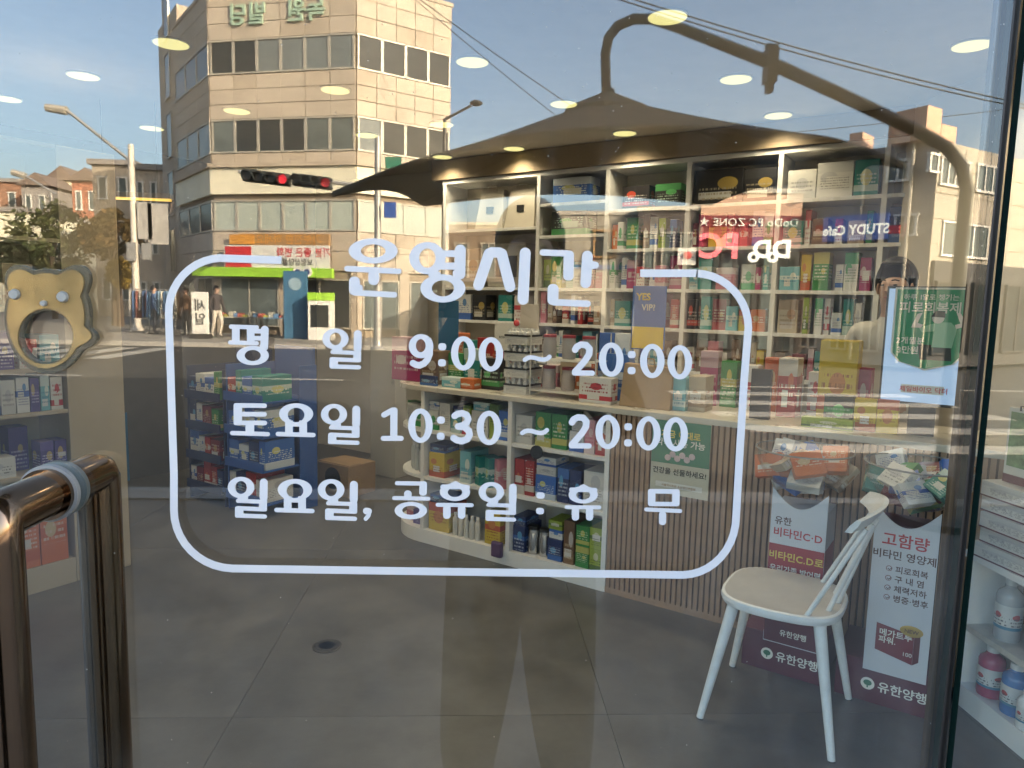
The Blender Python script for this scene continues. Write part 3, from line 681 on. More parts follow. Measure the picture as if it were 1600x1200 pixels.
# --- parasol over the crossing
zr = 2.42
crn = [street_z(*q, zr) for q in ((520, 299), (790, 214), (1230, 207), (1413, 252), (1337, 288), (1110, 312), (662, 314))]
pc = sum(crn, Vector())/7; pc.z = 0; Yc = -pc.y
pc.x = street(950, 152, Yc).x
par = thing('crossing_parasol', 'large dark brown cantilever parasol on a curved arm over the pavement', 'parasol', (pc.x, pc.y, 0))
FABR = mat('brown_canvas', (.05, .040, .030), .85, var=.12, vscale=6, bump=.05, bscale=200)
ARMM = mat('brown_steel', (.065, .055, .047), .5, .2)
za = street(950, 150, Yc).z
crn = [Vector((p.x-pc.x, p.y-pc.y, zr)) for p in crn]
def rim(k, z, r=1.0): p = crn[k % 7]; return (p.x*r, p.y*r, z)
for k in range(7):
    vs = []; n = 8
    for i in range(n+1):
        s = i/n; sag = -.02*math.sin(math.pi*s)
        A = Vector(rim(k, zr)); B_ = Vector(rim(k+1, zr)); C = Vector((0, 0, za))
        for j in range(n+1):
            q = j/n; P = C*(1-s)+(A*(1-q)+B_*q)*s; inn = 1-.04*math.sin(math.pi*q)*s
            vs.append((P.x*inn, P.y*inn, P.z+sag*.6+.06*math.sin(math.pi*q)*s*s))
    fs = [(i*(n+1)+j, i*(n+1)+j+1, (i+1)*(n+1)+j+1, (i+1)*(n+1)+j) for i in range(n) for j in range(n)]
    o = MB().add(vs, fs).build('canopy_panel', FABR, par, smooth=True)
    md = o.modifiers.new('thick', 'SOLIDIFY'); md.thickness = .006
    A = Vector(rim(k, zr)); B_ = Vector(rim(k+1, zr)); vv = []
    for j in range(13):
        q = j/12; P = A*(1-q)+B_*q; inn = 1-.04*math.sin(math.pi*q); zt_ = P.z+.06*math.sin(math.pi*q); dr = .05*(1-.75*math.sin(math.pi*q))
        vv += [(P.x*inn, P.y*inn, zt_), (P.x*inn*1.004, P.y*inn*1.004, zt_-dr)]
    o = MB().add(vv, [(2*j, 2*j+1, 2*j+3, 2*j+2) for j in range(12)]).build('valance', FABR, par); md = o.modifiers.new('thick', 'SOLIDIFY'); md.thickness = .005
    MB().tube([(0, 0, za-.05), Vector(rim(k, zr-.02, .98))], .014, 8).build('rib', ARMM, par)
MB().lathe([(.36, -.17), (.35, -.12), (.05, .02), (.05, .05)], 7, (0, 0, za)).build('vent_cap', FABR, par)
path = [(948, 150, Yc), (946, 85, Yc), (951, 58, Yc-.05), (965, 40, Yc-.1), (990, 29, Yc-.15), (1020, 29, Yc-.25), (1060, 42, Yc-.35), (1205, 98, Yc-.5), (1320, 150, Yc-.6), (1440, 207, Yc-.6), (1480, 230, Yc-.6), (1503, 258, Yc-.6), (1511, 295, Yc-.6)]
pp = [street(*q)-Vector((pc.x, pc.y, 0)) for q in path]; foot = Vector((pp[-1].x, pp[-1].y, .0))
MB().tube([tuple(p) for p in pp[:7]]+[tuple(pp[7])]+[tuple(p) for p in pp[8:]]+[(pp[-1].x, pp[-1].y, 1.2), tuple(foot)], [.036]*7+[.043]*6+[.038, .04], 16).build('arm', ARMM, par, smooth=True)
MB().lathe([(.28, 0), (.28, .05), (.12, .07), (.09, .35)], 18, tuple(foot)).build('base', ARMM, par, smooth=True)
q = pp[7]; MB().box((q.x-.034, q.y-.05, q.z-.13), (q.x+.034, q.y+.05, q.z+.09)).box((q.x-.02, q.y-.03, q.z-.19), (q.x+.02, q.y+.03, q.z-.1305)).box((q.x-.04, q.y-.02, q.z+.0905), (q.x+.04, q.y+.02, q.z+.12)).build('crank_box', ARMM, par)
# --- overhead cables
CAB = mat('cable_black', (.012, .012, .012), .6)
def cable(label, a, b_, dist, dist2, sag, r=.012, ext=.6):
    A, B_ = street(a[0], a[1], dist), street(b_[0], b_[1], dist2); d = B_-A; A = A-d*ext; B_ = B_+d*ext; n = 18
    tag(MB().tube([tuple(A+(B_-A)*(i/n)-Vector((0, 0, sag*4*(i/n)*(1-i/n)))) for i in range(n+1)], r, 6).build('overhead_cable', CAB), label, 'cable', 'overhead cables')
cable('upper of two thick overhead cables above the parasol arm', (1050, -4), (1570, 136), 11, 11, .25)
cable('lower of two thick overhead cables above the parasol arm', (1100, 20), (1570, 143), 11.2, 11.2, .25)
cable('thin overhead cable falling from the tower edge, higher one', (715, 38), (890, 160), 24, 24, .1, .016)
cable('thin overhead cable falling from the tower edge, lower one', (715, 52), (850, 162), 24.5, 24.5, .1, .014)
cable('faint overhead cable crossing above the grey building', (1210, 205), (1560, 168), 20, 20, .1, .010)

# --- buildings past the parasol
TILEC = mat('cream_tile_wall', (.39, .345, .27), .6, var=.06, vscale=2)
TJ = mat('tile_joint', (.38, .33, .25), .9)
GREYW = mat('grey_render', (.30, .27, .245), .8, var=.1, vscale=1)
PEACH = mat('peach_render', (.66, .42, .29), .75, var=.05)
MAUVE = mat('shaded_mauve_render', (.10, .083, .076), .8, var=.08, vscale=1.2)  # dark wall colour stands in for shade on this front
DRED = mat('dark_red_panel', (.22, .035, .04), .5)
def block(name, label, px0, px1, ytop, d0, d1, m, deep=6):
    A, B_ = street(px0, 470, d0), street(px1, 470, d1); f = Face(A, B_); zt = f.uz((px0+px1)/2, ytop)[1]
    t = thing(name, label, 'building'); fpart(f, 'wall', m, t, 0, f.L, 0, zt, -deep, 0); fpart(f, 'coping', mat('coping', (.5, .45, .37), .7), t, -.05, f.L+.05, zt, zt+.12, -deep, .06)
    return t, f, zt
t, f, zt = block('cream_tiled_house', 'low sunlit cream tiled building with blue band, beside the blue yellow poster', 868, 990, 336, 21, 20.5, TJ)
nr, nc = 12, 6
for r in range(nr):
    for c in range(nc): fpart(f, 'tile', TILEC, t, f.L*c/nc+.006, f.L*(c+1)/nc-.006, 3.0/nr*0+zt*r/nr+.006, zt*(r+1)/nr-.006, .0, random.uniform(.018, .024))
u, z = f.uz(900, 420); fpart(f, 'band', mat('blue_band', (.10, .16, .30), .6), t, .2, f.L-.05, z, z+.12, .03, .05)
window(f, t, *[f.uz(928, 400)[0], f.uz(960, 400)[0]], f.uz(930, 400)[1], f.uz(930, 362)[1], DGLASS, BRN, 1, .06)
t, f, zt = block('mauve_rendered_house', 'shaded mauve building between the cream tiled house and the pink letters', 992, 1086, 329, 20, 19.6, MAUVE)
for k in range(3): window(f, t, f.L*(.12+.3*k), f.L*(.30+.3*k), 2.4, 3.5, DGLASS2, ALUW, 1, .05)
b = board('white_emblem_sign', 'small white square sign with red bird-like emblem', f, 1058, 388, 1088, 414, WH, .1)
u, z = f.uz(1075, 399, .2); q = f.p(u, z, .19); MB().ball(q, (.14, .03, .11), 10).build('emblem', RED, b)
t, f, zt = block('internet_cafe_building', 'peach and dark red fronted internet cafe with pink and white letters', 1088, 1244, 302, 19.5, 19, PEACH)
u0, z0 = f.uz(1090, 385); fpart(f, 'red_band', DRED, t, 0, f.L, z0, f.uz(1160, 337)[1], 0, .06)
DSHOP = mat('dark_shop_front', (.05, .047, .045), .5, var=.3, vscale=1.5)
fpart(f, 'shop_front', DSHOP, t, 0, f.L, 0, z0-.02, -.001, .03)
for c in range(5): window(f, t, f.L*c/5+.1, f.L*(c+1)/5-.1, .3, z0-.25, random.choice((DGLASS, DGLASS2)), DSTEEL, 1, .05)
PINK = mat('pink_letter', (.75, .16, .17), .5, emit=.55, ecol=(1, .17, .2)); WLETL = mat('lit_white_letter', (.78, .76, .68), .5, emit=.55, ecol=(1, .95, .8)); WLET = mat('white_letter', (.78, .76, .68), .5)
sg = thing('internet_cafe_sign', 'pink and white standing letters DoDo PC on the red front', 'sign')
for s_, px, sz, m in (('D', 1221, .58, WLETL), ('o', 1207, .5, WLETL), ('D', 1190, .58, WLETL), ('o', 1177, .5, WLETL), ('P', 1140, .82, PINK), ('C', 1110, .82, PINK)):
    u, z = f.uz(px, 402 if s_ != 'o' else 409, .16); text(s_, f.p(u, z, .16), f.N, sz*1.15, m, sg, 'sign_letter', .035, .06, 'CENTER')
sg = thing('zone_sign_lettering', 'small white lettering DoDo PC ZONE with star above the big letters', 'sign')
u, z = f.uz(1168, 353, .1); text('DoDo PC ZONE ★', f.p(u, z, .1), f.N, .30, WLET, sg, 'sign_letter', .015, .02, 'CENTER')
t, f, zt = block('brown_shop_house', 'brown shop building filling the gap beside the beige tower', 700, 868, 352, 31, 30, mat('brown_render', (.22, .16, .11), .8, var=.12, vscale=1))
for c in range(4):
    for r in range(2): window(f, t, f.L*c/4+.3, f.L*(c+1)/4-.3, .4+r*2.1, 1.8+r*2.1, DGLASS2, ALUW, 2, .06)
# grey building on the corner
Cn = street(1445, 470, 17.0)
Fa, Fb = Face(street(1246, 470, 19.5), Cn), Face(Cn, street(1690, 470, 21.0))
zt = Fb.uz(1447, 214)[1]
gb = thing('corner_house', 'cream three storey corner house with shaded grey side, behind the parasol arm', 'building')
fpart(Fa, 'grey_wall', GREYW, gb, 0, Fa.L, 0, zt, -.35, 0); fpart(Fb, 'cream_wall', TJ, gb, .0, Fb.L, 0, zt, -6, -.001)  # side turned from the sun: its shade is put into the grey colour
ncx, nrx = 7, 9
for r in range(nrx):
    for c in range(ncx): fpart(Fb, 'wall_panel', TILEC, gb, Fb.L*c/ncx+.012, Fb.L*(c+1)/ncx-.012, zt*r/nrx+.012, zt*(r+1)/nrx-.012, 0, random.uniform(.02, .03))
for (fa_, a, b_, c, d, n) in ((Fa, 1388, 1421, 281, 253, 2), (Fa, 1300, 1336, 290, 262, 2), (Fb, 1451, 1463, 267, 243, 1), (Fb, 1468, 1512, 290, 252, 4), (Fb, 1524, 1560, 300, 262, 3), (Fa, 1400, 1432, 366, 338, 2), (Fb, 1470, 1540, 400, 352, 3)):
    u0, zA = fa_.uz(a, (c+d)/2); u1, _ = fa_.uz(b_, (c+d)/2); zB = fa_.uz((a+b_)/2, c)[1]; zD = fa_.uz((a+b_)/2, d)[1]
    window(fa_, gb, u0, u1, zB, zD, DGLASS2, WH, n, .06)
for px in (1350, 1424):
    u, z = Fa.uz(px, 300); MB().tube([Fa.p(u, .1, .08), Fa.p(u, zt, .08)], .05, 8).build('downpipe', ALUW, gb)
for (fa_, a, b_, hh) in ((Fa, 1325, 1345, .5), (Fa, 1385, 1412, .55), (Fb, 1452, 1475, .8), (Fb, 1476, 1500, .45)):
    u0, u1 = fa_.uz(a, 220)[0], fa_.uz(b_, 220)[0]; fpart(fa_, 'roof_box', PEACH, gb, u0, u1, zt+.002, zt+hh, -.9, -.1)
b = board('study_cafe_sign', 'blue sign board with white STUDY Cafe lettering', Fa, 1288, 333, 1392, 378, mat('study_blue', (.05, .08, .22), .5, emit=.10, ecol=(.25, .38, 1.0)), .15)  # glow added to board and letters so the dim sign shows
board_text(b, Fa, 'STUDY Cafe', 1336, 366, .36, WLETL, bold=.03, align='CENTER', sx=.9)
for a, c in ((1276, 1290), (1390, 1408)):
    u0, z0 = Fa.uz(a, 366, .1); u1, zz1 = Fa.uz(c, 352, .1); fpart(Fa, 'red_plate', RED, b, u0, u1, z0, zz1, .05, .20)
DSHOP = mat('dark_shop_front', (.05, .047, .045), .5, var=.3, vscale=1.5)
fpart(Fb, 'shop_front', DSHOP, gb, .1, Fb.L, 0, 2.75, -.001, .12)
for c in range(5): window(Face((Fb.p(0, 0, .13)[0], Fb.p(0, 0, .13)[1]), (Fb.p(Fb.L, 0, .13)[0], Fb.p(Fb.L, 0, .13)[1])), gb, Fb.L*c/5+.2, Fb.L*(c+1)/5-.15, .4, 2.2, DGLASS, DSTEEL, 2, .05)
for c in range(4): window(Fa, gb, Fa.L*c/4+.2, Fa.L*(c+1)/4-.2, .4, 2.3, DGLASS, ALUW, 2, .05)

# --- low houses at the far end of the side street
BRK = mat('brown_brick', (.30, .16, .10), .85, var=.15, vscale=3); BRK2 = mat('red_brick', (.38, .15, .09), .85, var=.15, vscale=3)
def far_house(name, label, px0, px1, ytop, dist, m, gable=0, nwin=(2, 2)):
    A, B_ = street(px0, 455, dist), street(px1, 455, dist); f = Face(A, B_); zt = f.uz((px0+px1)/2, ytop)[1]
    t = thing(name, label, 'house', group='far houses'); fpart(f, 'wall', m, t, 0, f.L, 0, zt, -8, 0)
    if gable:
        vs = [f.p(-.3, zt, .3), f.p(f.L+.3, zt, .3), f.p(f.L*.6, zt+gable, .3), f.p(-.3, zt, -8), f.p(f.L+.3, zt, -8), f.p(f.L*.6, zt+gable, -8)]
        fix(MB().add(vs, [(0, 1, 2), (3, 5, 4), (0, 2, 5, 3), (1, 4, 5, 2), (0, 3, 4, 1)]).build('roof', mat('slate_roof', (.2, .15, .12), .8, var=.1), t))
    else: fpart(f, 'roof', GREYW, t, -.2, f.L+.2, zt+.001, zt+.3, -8, .2)
    nx, nz = nwin
    for i in range(nx):
        for j in range(nz): window(f, t, f.L*(i+.3)/nx, f.L*(i+.7)/nx, zt*(j+.35)/nz, zt*(j+.75)/nz, DGLASS2, WH, 1, .08)
far_house('brick_house', 'far brown brick house at the picture edge with flat roof', -60, 40, 284, 62, BRK, 0, (4, 3))
far_house('grey_house', 'far grey house beside the brown brick one', 42, 84, 290, 60, GREYW, 1.0, (2, 3))
far_house('gabled_house', 'far house with pale gable next to the red brick one', 84, 122, 282, 64, CREAM, 1.2, (2, 3))
far_house('red_brick_house', 'far red brick house with sloping roof beyond the trees', 120, 160, 283, 58, BRK2, 1.0, (2, 3))
far_house('beige_side_house', 'beige house with outside stair bars beside the tower', 152, 214, 258, 44, STONE2, 0, (2, 3))
far_house('pale_house', 'pale house squeezed between lamp post and tower', 215, 256, 266, 40, STONE, 0, (2, 3))
far_house('white_low_house', 'low white flat roofed house behind the green tree', -80, 52, 330, 48, CREAM, 0, (6, 1))

# --- street trees
def tree(label, px, ytop, ybot, rpx, dist, cols, seed):
    rnd = random.Random(seed); b0 = street(px, 455, dist); zt, zb = street(px, ytop, dist).z, street(px, ybot, dist).z; rad = rpx/1110*dist
    t = thing('street_tree', label, 'tree', (b0.x, b0.y, 0), 0, 'street trees'); BARK = mat('bark', (.10, .07, .05), .9, var=.2)
    zc_ = (zt+zb)/2; hz_ = (zt-zb)/2
    mb = MB().tube([(0, 0, 0), (.03, 0, zb*.6), (0, .02, zc_)], [.16, .12, .06], 8)
    for k in range(9):
        a = rnd.uniform(0, 6.28); e2 = Vector((math.cos(a)*rad*.7, math.sin(a)*rad*.7, zc_+rnd.uniform(-.4, .7)*hz_)); mb.tube([(0, 0, zb+rnd.uniform(-.2, .5)*hz_), e2*.55+Vector((0, 0, e2.z*.45)), e2], [.05, .035, .012], 6)
    mb.build('trunk', BARK, t, smooth=True)
    ms = [mat('leaf_%d_%d' % (seed, i), c, .7) for i, c in enumerate(cols)]; mb = MB(); clumps = []
    for k in range(34):
        a = rnd.uniform(0, 6.28); u = rnd.uniform(-1, 1); r = rnd.uniform(.45, 1)**.6; q = math.sqrt(1-u*u)
        clumps.append((Vector((math.cos(a)*q*rad*r, math.sin(a)*q*rad*r, zc_+u*hz_*r)), rnd.uniform(.2, .42)*rad, rnd.choice(ms)))
    for c, cr, m in clumps:
        for j in range(110):
            d = Vector((rnd.gauss(0, 1), rnd.gauss(0, 1), rnd.gauss(0, .8))).normalized()*cr*rnd.uniform(.3, 1.1); p = c+d; s = rnd.uniform(.10, .19)
            x = Vector((rnd.gauss(0, 1), rnd.gauss(0, 1), rnd.gauss(0, 1))).normalized(); y = x.orthogonal().normalized()
            mb.add([p-x*s, p+y*s*.5, p+x*s, p-y*s*.5], [(0, 1, 2, 3)], rnd.choice((m, m, rnd.choice(ms))))
    mb.build('crown', None, t)
tree('round green street tree before the low white house', 84, 322, 436, 50, 38, [(.12, .15, .06), (.17, .18, .08), (.09, .11, .04)], 11)
tree('smaller rusty brown street tree beside the pale lamp post', 178, 332, 412, 37, 32, [(.17, .10, .035), (.12, .085, .03), (.21, .14, .05)], 12)
tree('dark bush-like tree at the picture edge behind the ornament', 12, 375, 445, 30, 30, [(.04, .05, .025), (.03, .04, .02)], 13)
tree('small yellow leaved tree low beside the lamp post', 186, 405, 450, 14, 31, [(.30, .20, .03), (.22, .15, .03)], 14)
# ------------------------------------------------------------------ inside the shop
MELA = mat('white_melamine', (.78, .77, .74), .4, var=.03)
MELB = mat('cream_melamine', (.50, .45, .36), .5, var=.04)
OAK = mat('pale_oak_panel', (.44, .37, .27), .55, var=.08, vscale=3)
SLAT = mat('walnut_slat', (.35, .22, .135), .55, var=.15, vscale=9); SLATB = mat('slat_backing', (.05, .036, .027), .8)
FACE_DOOR, FACE_T = ROOM, R(53.13)
# printed cartons: name -> (words, base, band, ink, accent)
INKS = {
 'white_green': ('white and green', (.62, .62, .58), (.05, .30, .10), (.06, .2, .08), (.08, .36, .14)),
 'white_blue': ('white and blue', (.62, .63, .62), (.05, .13, .42), (.05, .08, .25), (.1, .25, .5)),
 'white_red': ('white and red', (.63, .61, .57), (.45, .04, .05), (.3, .04, .05), (.5, .05, .06)),
 'white_plain': ('plain white', (.60, .59, .55), (.52, .52, .5), (.2, .2, .2), (.45, .45, .45)),
 'red': ('red', (.34, .03, .03), (.55, .5, .45), (.65, .6, .5), (.5, .12, .05)),
 'maroon': ('maroon', (.17, .02, .035), (.28, .04, .05), (.5, .42, .35), (.4, .25, .1)),
 'navy': ('navy blue', (.025, .04, .12), (.05, .13, .36), (.5, .55, .6), (.1, .3, .5)),
 'blue': ('bright blue', (.04, .13, .42), (.5, .55, .6), (.6, .65, .7), (.5, .5, .2)),
 'cyan': ('pale cyan', (.16, .40, .46), (.5, .6, .6), (.05, .2, .3), (.6, .65, .6)),
 'teal': ('teal', (.02, .20, .18), (.4, .5, .45), (.5, .6, .55), (.5, .5, .2)),
 'green': ('green', (.04, .22, .06), (.45, .42, .12), (.55, .6, .45), (.5, .45, .1)),
 'lime': ('lime green', (.28, .36, .05), (.08, .14, .04), (.08, .12, .03), (.5, .5, .3)),
 'yellow': ('yellow', (.55, .40, .04), (.45, .1, .05), (.3, .12, .03), (.5, .2, .06)),
 'orange': ('orange', (.52, .14, .045), (.45, .10, .03), (.6, .45, .35), (.5, .38, .22)),
 'pink': ('pink', (.50, .19, .24), (.55, .45, .45), (.4, .05, .12), (.55, .35, .35)),
 'magenta': ('magenta', (.30, .02, .10), (.45, .3, .33), (.55, .45, .45), (.5, .4, .4)),
 'purple': ('purple', (.07, .05, .20), (.10, .07, .26), (.5, .45, .6), (.4, .3, .15)),
 'brown': ('brown', (.13, .075, .045), (.2, .12, .07), (.4, .32, .22), (.45, .42, .38)),
 'black': ('black', (.015, .015, .016), (.03, .03, .03), (.35, .3, .2), (.35, .25, .06)),
 'black_red': ('black and red', (.02, .018, .018), (.42, .05, .03), (.5, .45, .4), (.45, .06, .03)),
 'black_green': ('black and green', (.02, .022, .02), (.06, .26, .08), (.4, .5, .4), (.1, .4, .12)),
 'beige': ('beige', (.45, .38, .28), (.3, .22, .15), (.2, .13, .08), (.35, .2, .1)),
}
CARD = {}
def ink(k, v=0):
    w, a, b, c, d = INKS[k]; rnd = random.Random(hash((len(k), v, a)) & 0xffff)
    z0 = (0, .70, .12, .45)[v % 4]; z1 = (.26, 1.01, .30, .62)[v % 4]
    return carton_mat('carton_%s_%d' % (k, v), a, b, c, v*7+len(k)+ord(k[0]), d, z0, z1)
unit = MB().box((-.5, -.5, 0), (.5, .5, 1)); _ub = unit.mesh('carton')
bm = bmesh.new(); bm.from_mesh(_ub); bmesh.ops.bevel(bm, geom=list(bm.edges), offset=.012, segments=1, affect='EDGES'); bm.to_mesh(_ub); bm.free()
_boxes = {}
def carton(P, w, d, h, key, v, label, rz=FACE_DOOR, group=None, name='medicine_carton', cat='carton', tilt=0.0):
    """a printed carton; P = middle of the front bottom edge"""
    k = (key, v)
    if k not in _boxes:
        me = _ub.copy(); me.materials.clear(); me.materials.append(ink(key, v)); _boxes[k] = me
    o = bpy.data.objects.new(name, _boxes[k]); COL.objects.link(o)
    back = Vector((-math.sin(rz), math.cos(rz), 0)); Q = Vector(P)+back*(d/2)
    o.location = Q; o.rotation_euler = (tilt, 0, rz); o.scale = (w, d, h)
    return tag(o, label, cat, group)
ORD = ['first', 'second', 'third', 'fourth', 'fifth', 'sixth', 'seventh', 'eighth', 'ninth', 'tenth', 'eleventh', 'twelfth']

# --- wall shelf behind the counter
ws = thing('wall_shelf', 'tall cream wall shelf unit with open bays full of cartons, behind the counter', 'shelf', ST(3.95, 0), ROOM)
bays = [-3.30, -2.41, -1.85, -1.27, -.70, -.13, .44, 1.0]
MB().box((bays[0], .285, .0), (bays[-1], .30, 2.44)).build('back_panel', MELB, ws)
MB().box((bays[0]-.02, 0, 2.41), (bays[-1]+.02, .284, 2.44)).build('top_board', MELA, ws)
for t in bays: MB().box((t-.014, .001, 0), (t+.014, .284, 2.409)).build('upright', MELA, ws)
rows = {0: [2.05, 1.60, 1.34, 1.06], 1: [2.21, 1.98, 1.60, 1.34, 1.06]}
for i in range(7):
    for z in rows.get(i, [2.14, 1.87, 1.60, 1.34, 1.06, .7, .35]):
        MB().box((bays[i]+.0145, .004, z-.022), (bays[i+1]-.0145, .283, z)).build('shelf_board', MELA, ws)
GRW = 'cartons on the wall shelf'
def on_wall(t0, t1, h, z, key, v, label, front=.03, d=.16, cat='carton', name='medicine_carton'):
    P = ST(3.95+front, (t0+t1)/2, z+.0005); return carton(P, t1-t0, d, h, key, v, label, FACE_DOOR+random.uniform(-.05, .05), GRW, name, cat)
on_wall(-2.30, -2.00, .175, 2.21, 'blue', 1, 'blue and black dotted gift box, top shelf of the second bay')
on_wall(-2.31, -2.02, .17, 1.98, 'black_green', 0, 'dark green gift box under the blue one, second bay of the wall shelf')
on_wall(-1.75, -1.55, .15, 2.14, 'black_red', 2, 'black box with red corner, top shelf of the third bay')
on_wall(-1.51, -1.33, .15, 2.14, 'black_green', 1, 'black and green box beside the red cornered one, top shelf')
on_wall(-1.24, -.93, .215, 2.14, 'black', 0, 'wide black box with gold emblem, top shelf, fourth bay')
on_wall(-.925, -.73, .20, 2.14, 'black', 1, 'narrower black box beside the wide black one, fourth bay')
on_wall(-.66, -.50, .17, 2.14, 'white_plain', 0, 'small white printed box, top shelf of the fifth bay')
on_wall(-.495, -.30, .20, 2.14, 'white_plain', 1, 'larger white printed box beside the small one, fifth bay')
on_wall(-.295, -.17, .20, 2.14, 'teal', 2, 'teal box with yellow strip, end of the fifth bay top shelf')
on_wall(-.05, .35, .19, 2.14, 'white_plain', 2, 'white box with small print, top shelf of the sixth bay')
on_wall(-.10, .42, .20, 1.87, 'navy', 0, 'navy 루테인 box in the sixth bay by the door edge')
lt = bpy.data.objects['medicine_carton'] if False else None
rnd = random.Random(5)
pal = ['maroon', 'green', 'white_green', 'orange', 'teal', 'red', 'pink', 'white_red', 'lime', 'beige', 'brown', 'navy', 'yellow', 'white_plain', 'magenta', 'cyan', 'purple', 'black_red', 'white_blue']
rown = {1.87: 'second', 1.60: 'third', 1.34: 'fourth', 1.06: 'fifth'}
bayn = ['first', 'second', 'third', 'fourth', 'fifth', 'sixth', 'seventh']
for i in range(7):
    for z in (1.87, 1.60, 1.34, 1.06):
        if z not in rows.get(i, [1.87, 1.60, 1.34, 1.06]) or (i == 5 and z == 1.87) or i == 0: continue
        t = bays[i]+.03; k = 0; prev = None
        while t < bays[i+1]-.07:
            w = min(rnd.choice((.035, .045, .05, .06, .075, .09, .12)), bays[i+1]-.025-t); key = rnd.choice([p for p in pal if p != prev]); prev = key
            h = rnd.uniform(.13, .235); 
            on_wall(t, t+w-.003, h, z, key, rnd.randrange(4), '%s medicine carton, %s along the %s row of the %s wall shelf bay' % (INKS[key][0], ORD[min(k, 11)], rown[z], bayn[i]), rnd.uniform(.01, .06), rnd.uniform(.08, .16))
            t += w+rnd.choice((0, .002, .01, .03)); k += 1
tg = MB().box((-.018, 0, 0), (.018, .002, .02)).mesh('price_tag'); tg.materials.append(WH)
for i in range(1, 7):
    for z in rows.get(i, [2.14, 1.87, 1.60, 1.34, 1.06]):
        for q in range(4): link('price_tag', tg, ws, (bays[i]+.07+.135*q+random.uniform(-.02, .02), .0015, z-.0215))
# paper bags leaning in the first bay
BAGM = mat('cream_paper', (.50, .46, .38), .7, var=.06)
for a, b, lab in ((-3.02, -2.76, 'cream paper gift bag in the first bay, with a dark tag'), (-2.74, -2.47, 'plain cream paper gift bag beside the tagged one')):
    bg_ = thing('paper_bag', lab, 'bag', ST(3.99, (a+b)/2, 2.0505), ROOM, 'cream bags on the wall shelf'); w = (b-a)/2
    fix(MB().hexa([(-w, 0, 0), (w, 0, 0), (w, .09, 0), (-w, .09, 0), (-w*.8, .05, .30), (w*.8, .05, .30), (w*.8, .10, .30), (-w*.8, .10, .30)]).build('body', BAGM, bg_))
    MB().tube([(-.05, .045, .29), (-.045, .045, .33), (.045, .045, .33), (.05, .045, .29)], .004, 6).build('handle', BAGM, bg_)
    if 'tag' in lab.split('dark ')[-1]: MB().box((-.03, .012, .12), (.03, .03, .17)).build('tag', BLACK, bg_)
PKM = mat('display_black', (.02, .02, .022), .3)
MB2 = thing('coffee_machine', 'dark grey appliance on the lower shelf of the first bay', 'appliance', ST(4.0, -2.72, 1.6005), ROOM)
MB().box((-.18, 0, 0), (.18, .24, .34)).build('body', mat('appliance_grey', (.30, .28, .24), .5), MB2, bevel=.02); MB().box((-.10, -.012, .08), (.10, -.001, .24)).build('front_panel', PKM, MB2)
carton(ST(3.97, -3.05, 1.6005), .2, .18, .3, 'beige', 1, 'beige carton standing beside the dark grey appliance', FACE_DOOR, GRW)
for j, (t, key) in enumerate(((-3.1, 'white_blue'), (-2.95, 'black'), (-2.7, 'teal'), (-2.55, 'white_red'))):
    carton(ST(3.97, t, 1.3405), .13, .14, .2, key, j, '%s carton low in the first wall shelf bay, %s from its end' % (INKS[key][0], ORD[j]), FACE_DOOR, GRW)

# --- counter: slatted front, white open cabinet with a rounded end
ct = thing('shop_counter', 'long shop counter with pale top, walnut slat front and white rounded open cabinet', 'counter', ST(2.66, 0), ROOM)
TOPM = mat('counter_top', (.56, .52, .44), .3, var=.04)
def end_outline(o, x1=1.9, back=.52):
    pts = [(x1, -o), (-2.42, -o)]
    for i in range(11):
        a = R(-90-90*i/10); pts.append((-2.42+(.32+o)*math.cos(a), .32+(.32+o)*math.sin(a)))
    return pts+[(-2.74-o, back), (x1, back)]
fix(MB().prism(end_outline(.012), .945, .975).build('counter_top', TOPM, ct, bevel=.004))
fix(MB().prism(end_outline(0, -1.13), .0, .085).build('plinth', MELA, ct))
MB().box((-1.13, .03, 0), (1.9, .05, .9445)).build('slat_backing', SLATB, ct)
MB().box((-1.13, .001, 0), (1.9, .029, .03)).build('skirting', SLAT, ct)
sm = MB().box((-.0095, 0, .0305), (.0095, .0295, .944)).mesh('slat'); sm.materials.append(SLAT)
for i in range(100): link('slat', sm, ct, (-1.115+i*.0275, .0, 0))
MB().box((-2.72, .40, .0855), (-1.13, .42, .9445)).build('back_panel', MELA, ct)
for t in (-1.145, -1.75, -2.39): MB().box((t-.013, .001, .0855), (t+.013, .399, .9445)).build('divider', MELA, ct)
for z in (.42, .71):
    MB().box((-1.7365, .006, z-.02), (-1.1585, .399, z)).build('shelf_board', MELA, ct); MB().box((-2.3765, .006, z-.02), (-1.7635, .399, z)).build('shelf_board', MELA, ct)
    pts = [(-2.4035, .006)]+[(-2.42+.31*math.cos(R(-90-90*i/10)), .32+.31*math.sin(R(-90-90*i/10))) for i in range(11)]+[(-2.73, .399), (-2.4035, .399)]
    fix(MB().prism(pts, z-.02, z).build('shelf_board', MELA, ct))
GRC = 'cartons in the counter cabinet'
def cab(t0, t1, h, z, key, v, label, front=.03, d=.18, n=1): return carton(ST(2.66+front, (t0+t1)/2, z+.0006), t1-t0, d, h, key, v, label, FACE_DOOR, GRC)
L0, L1, L2 = .0855, .42, .71
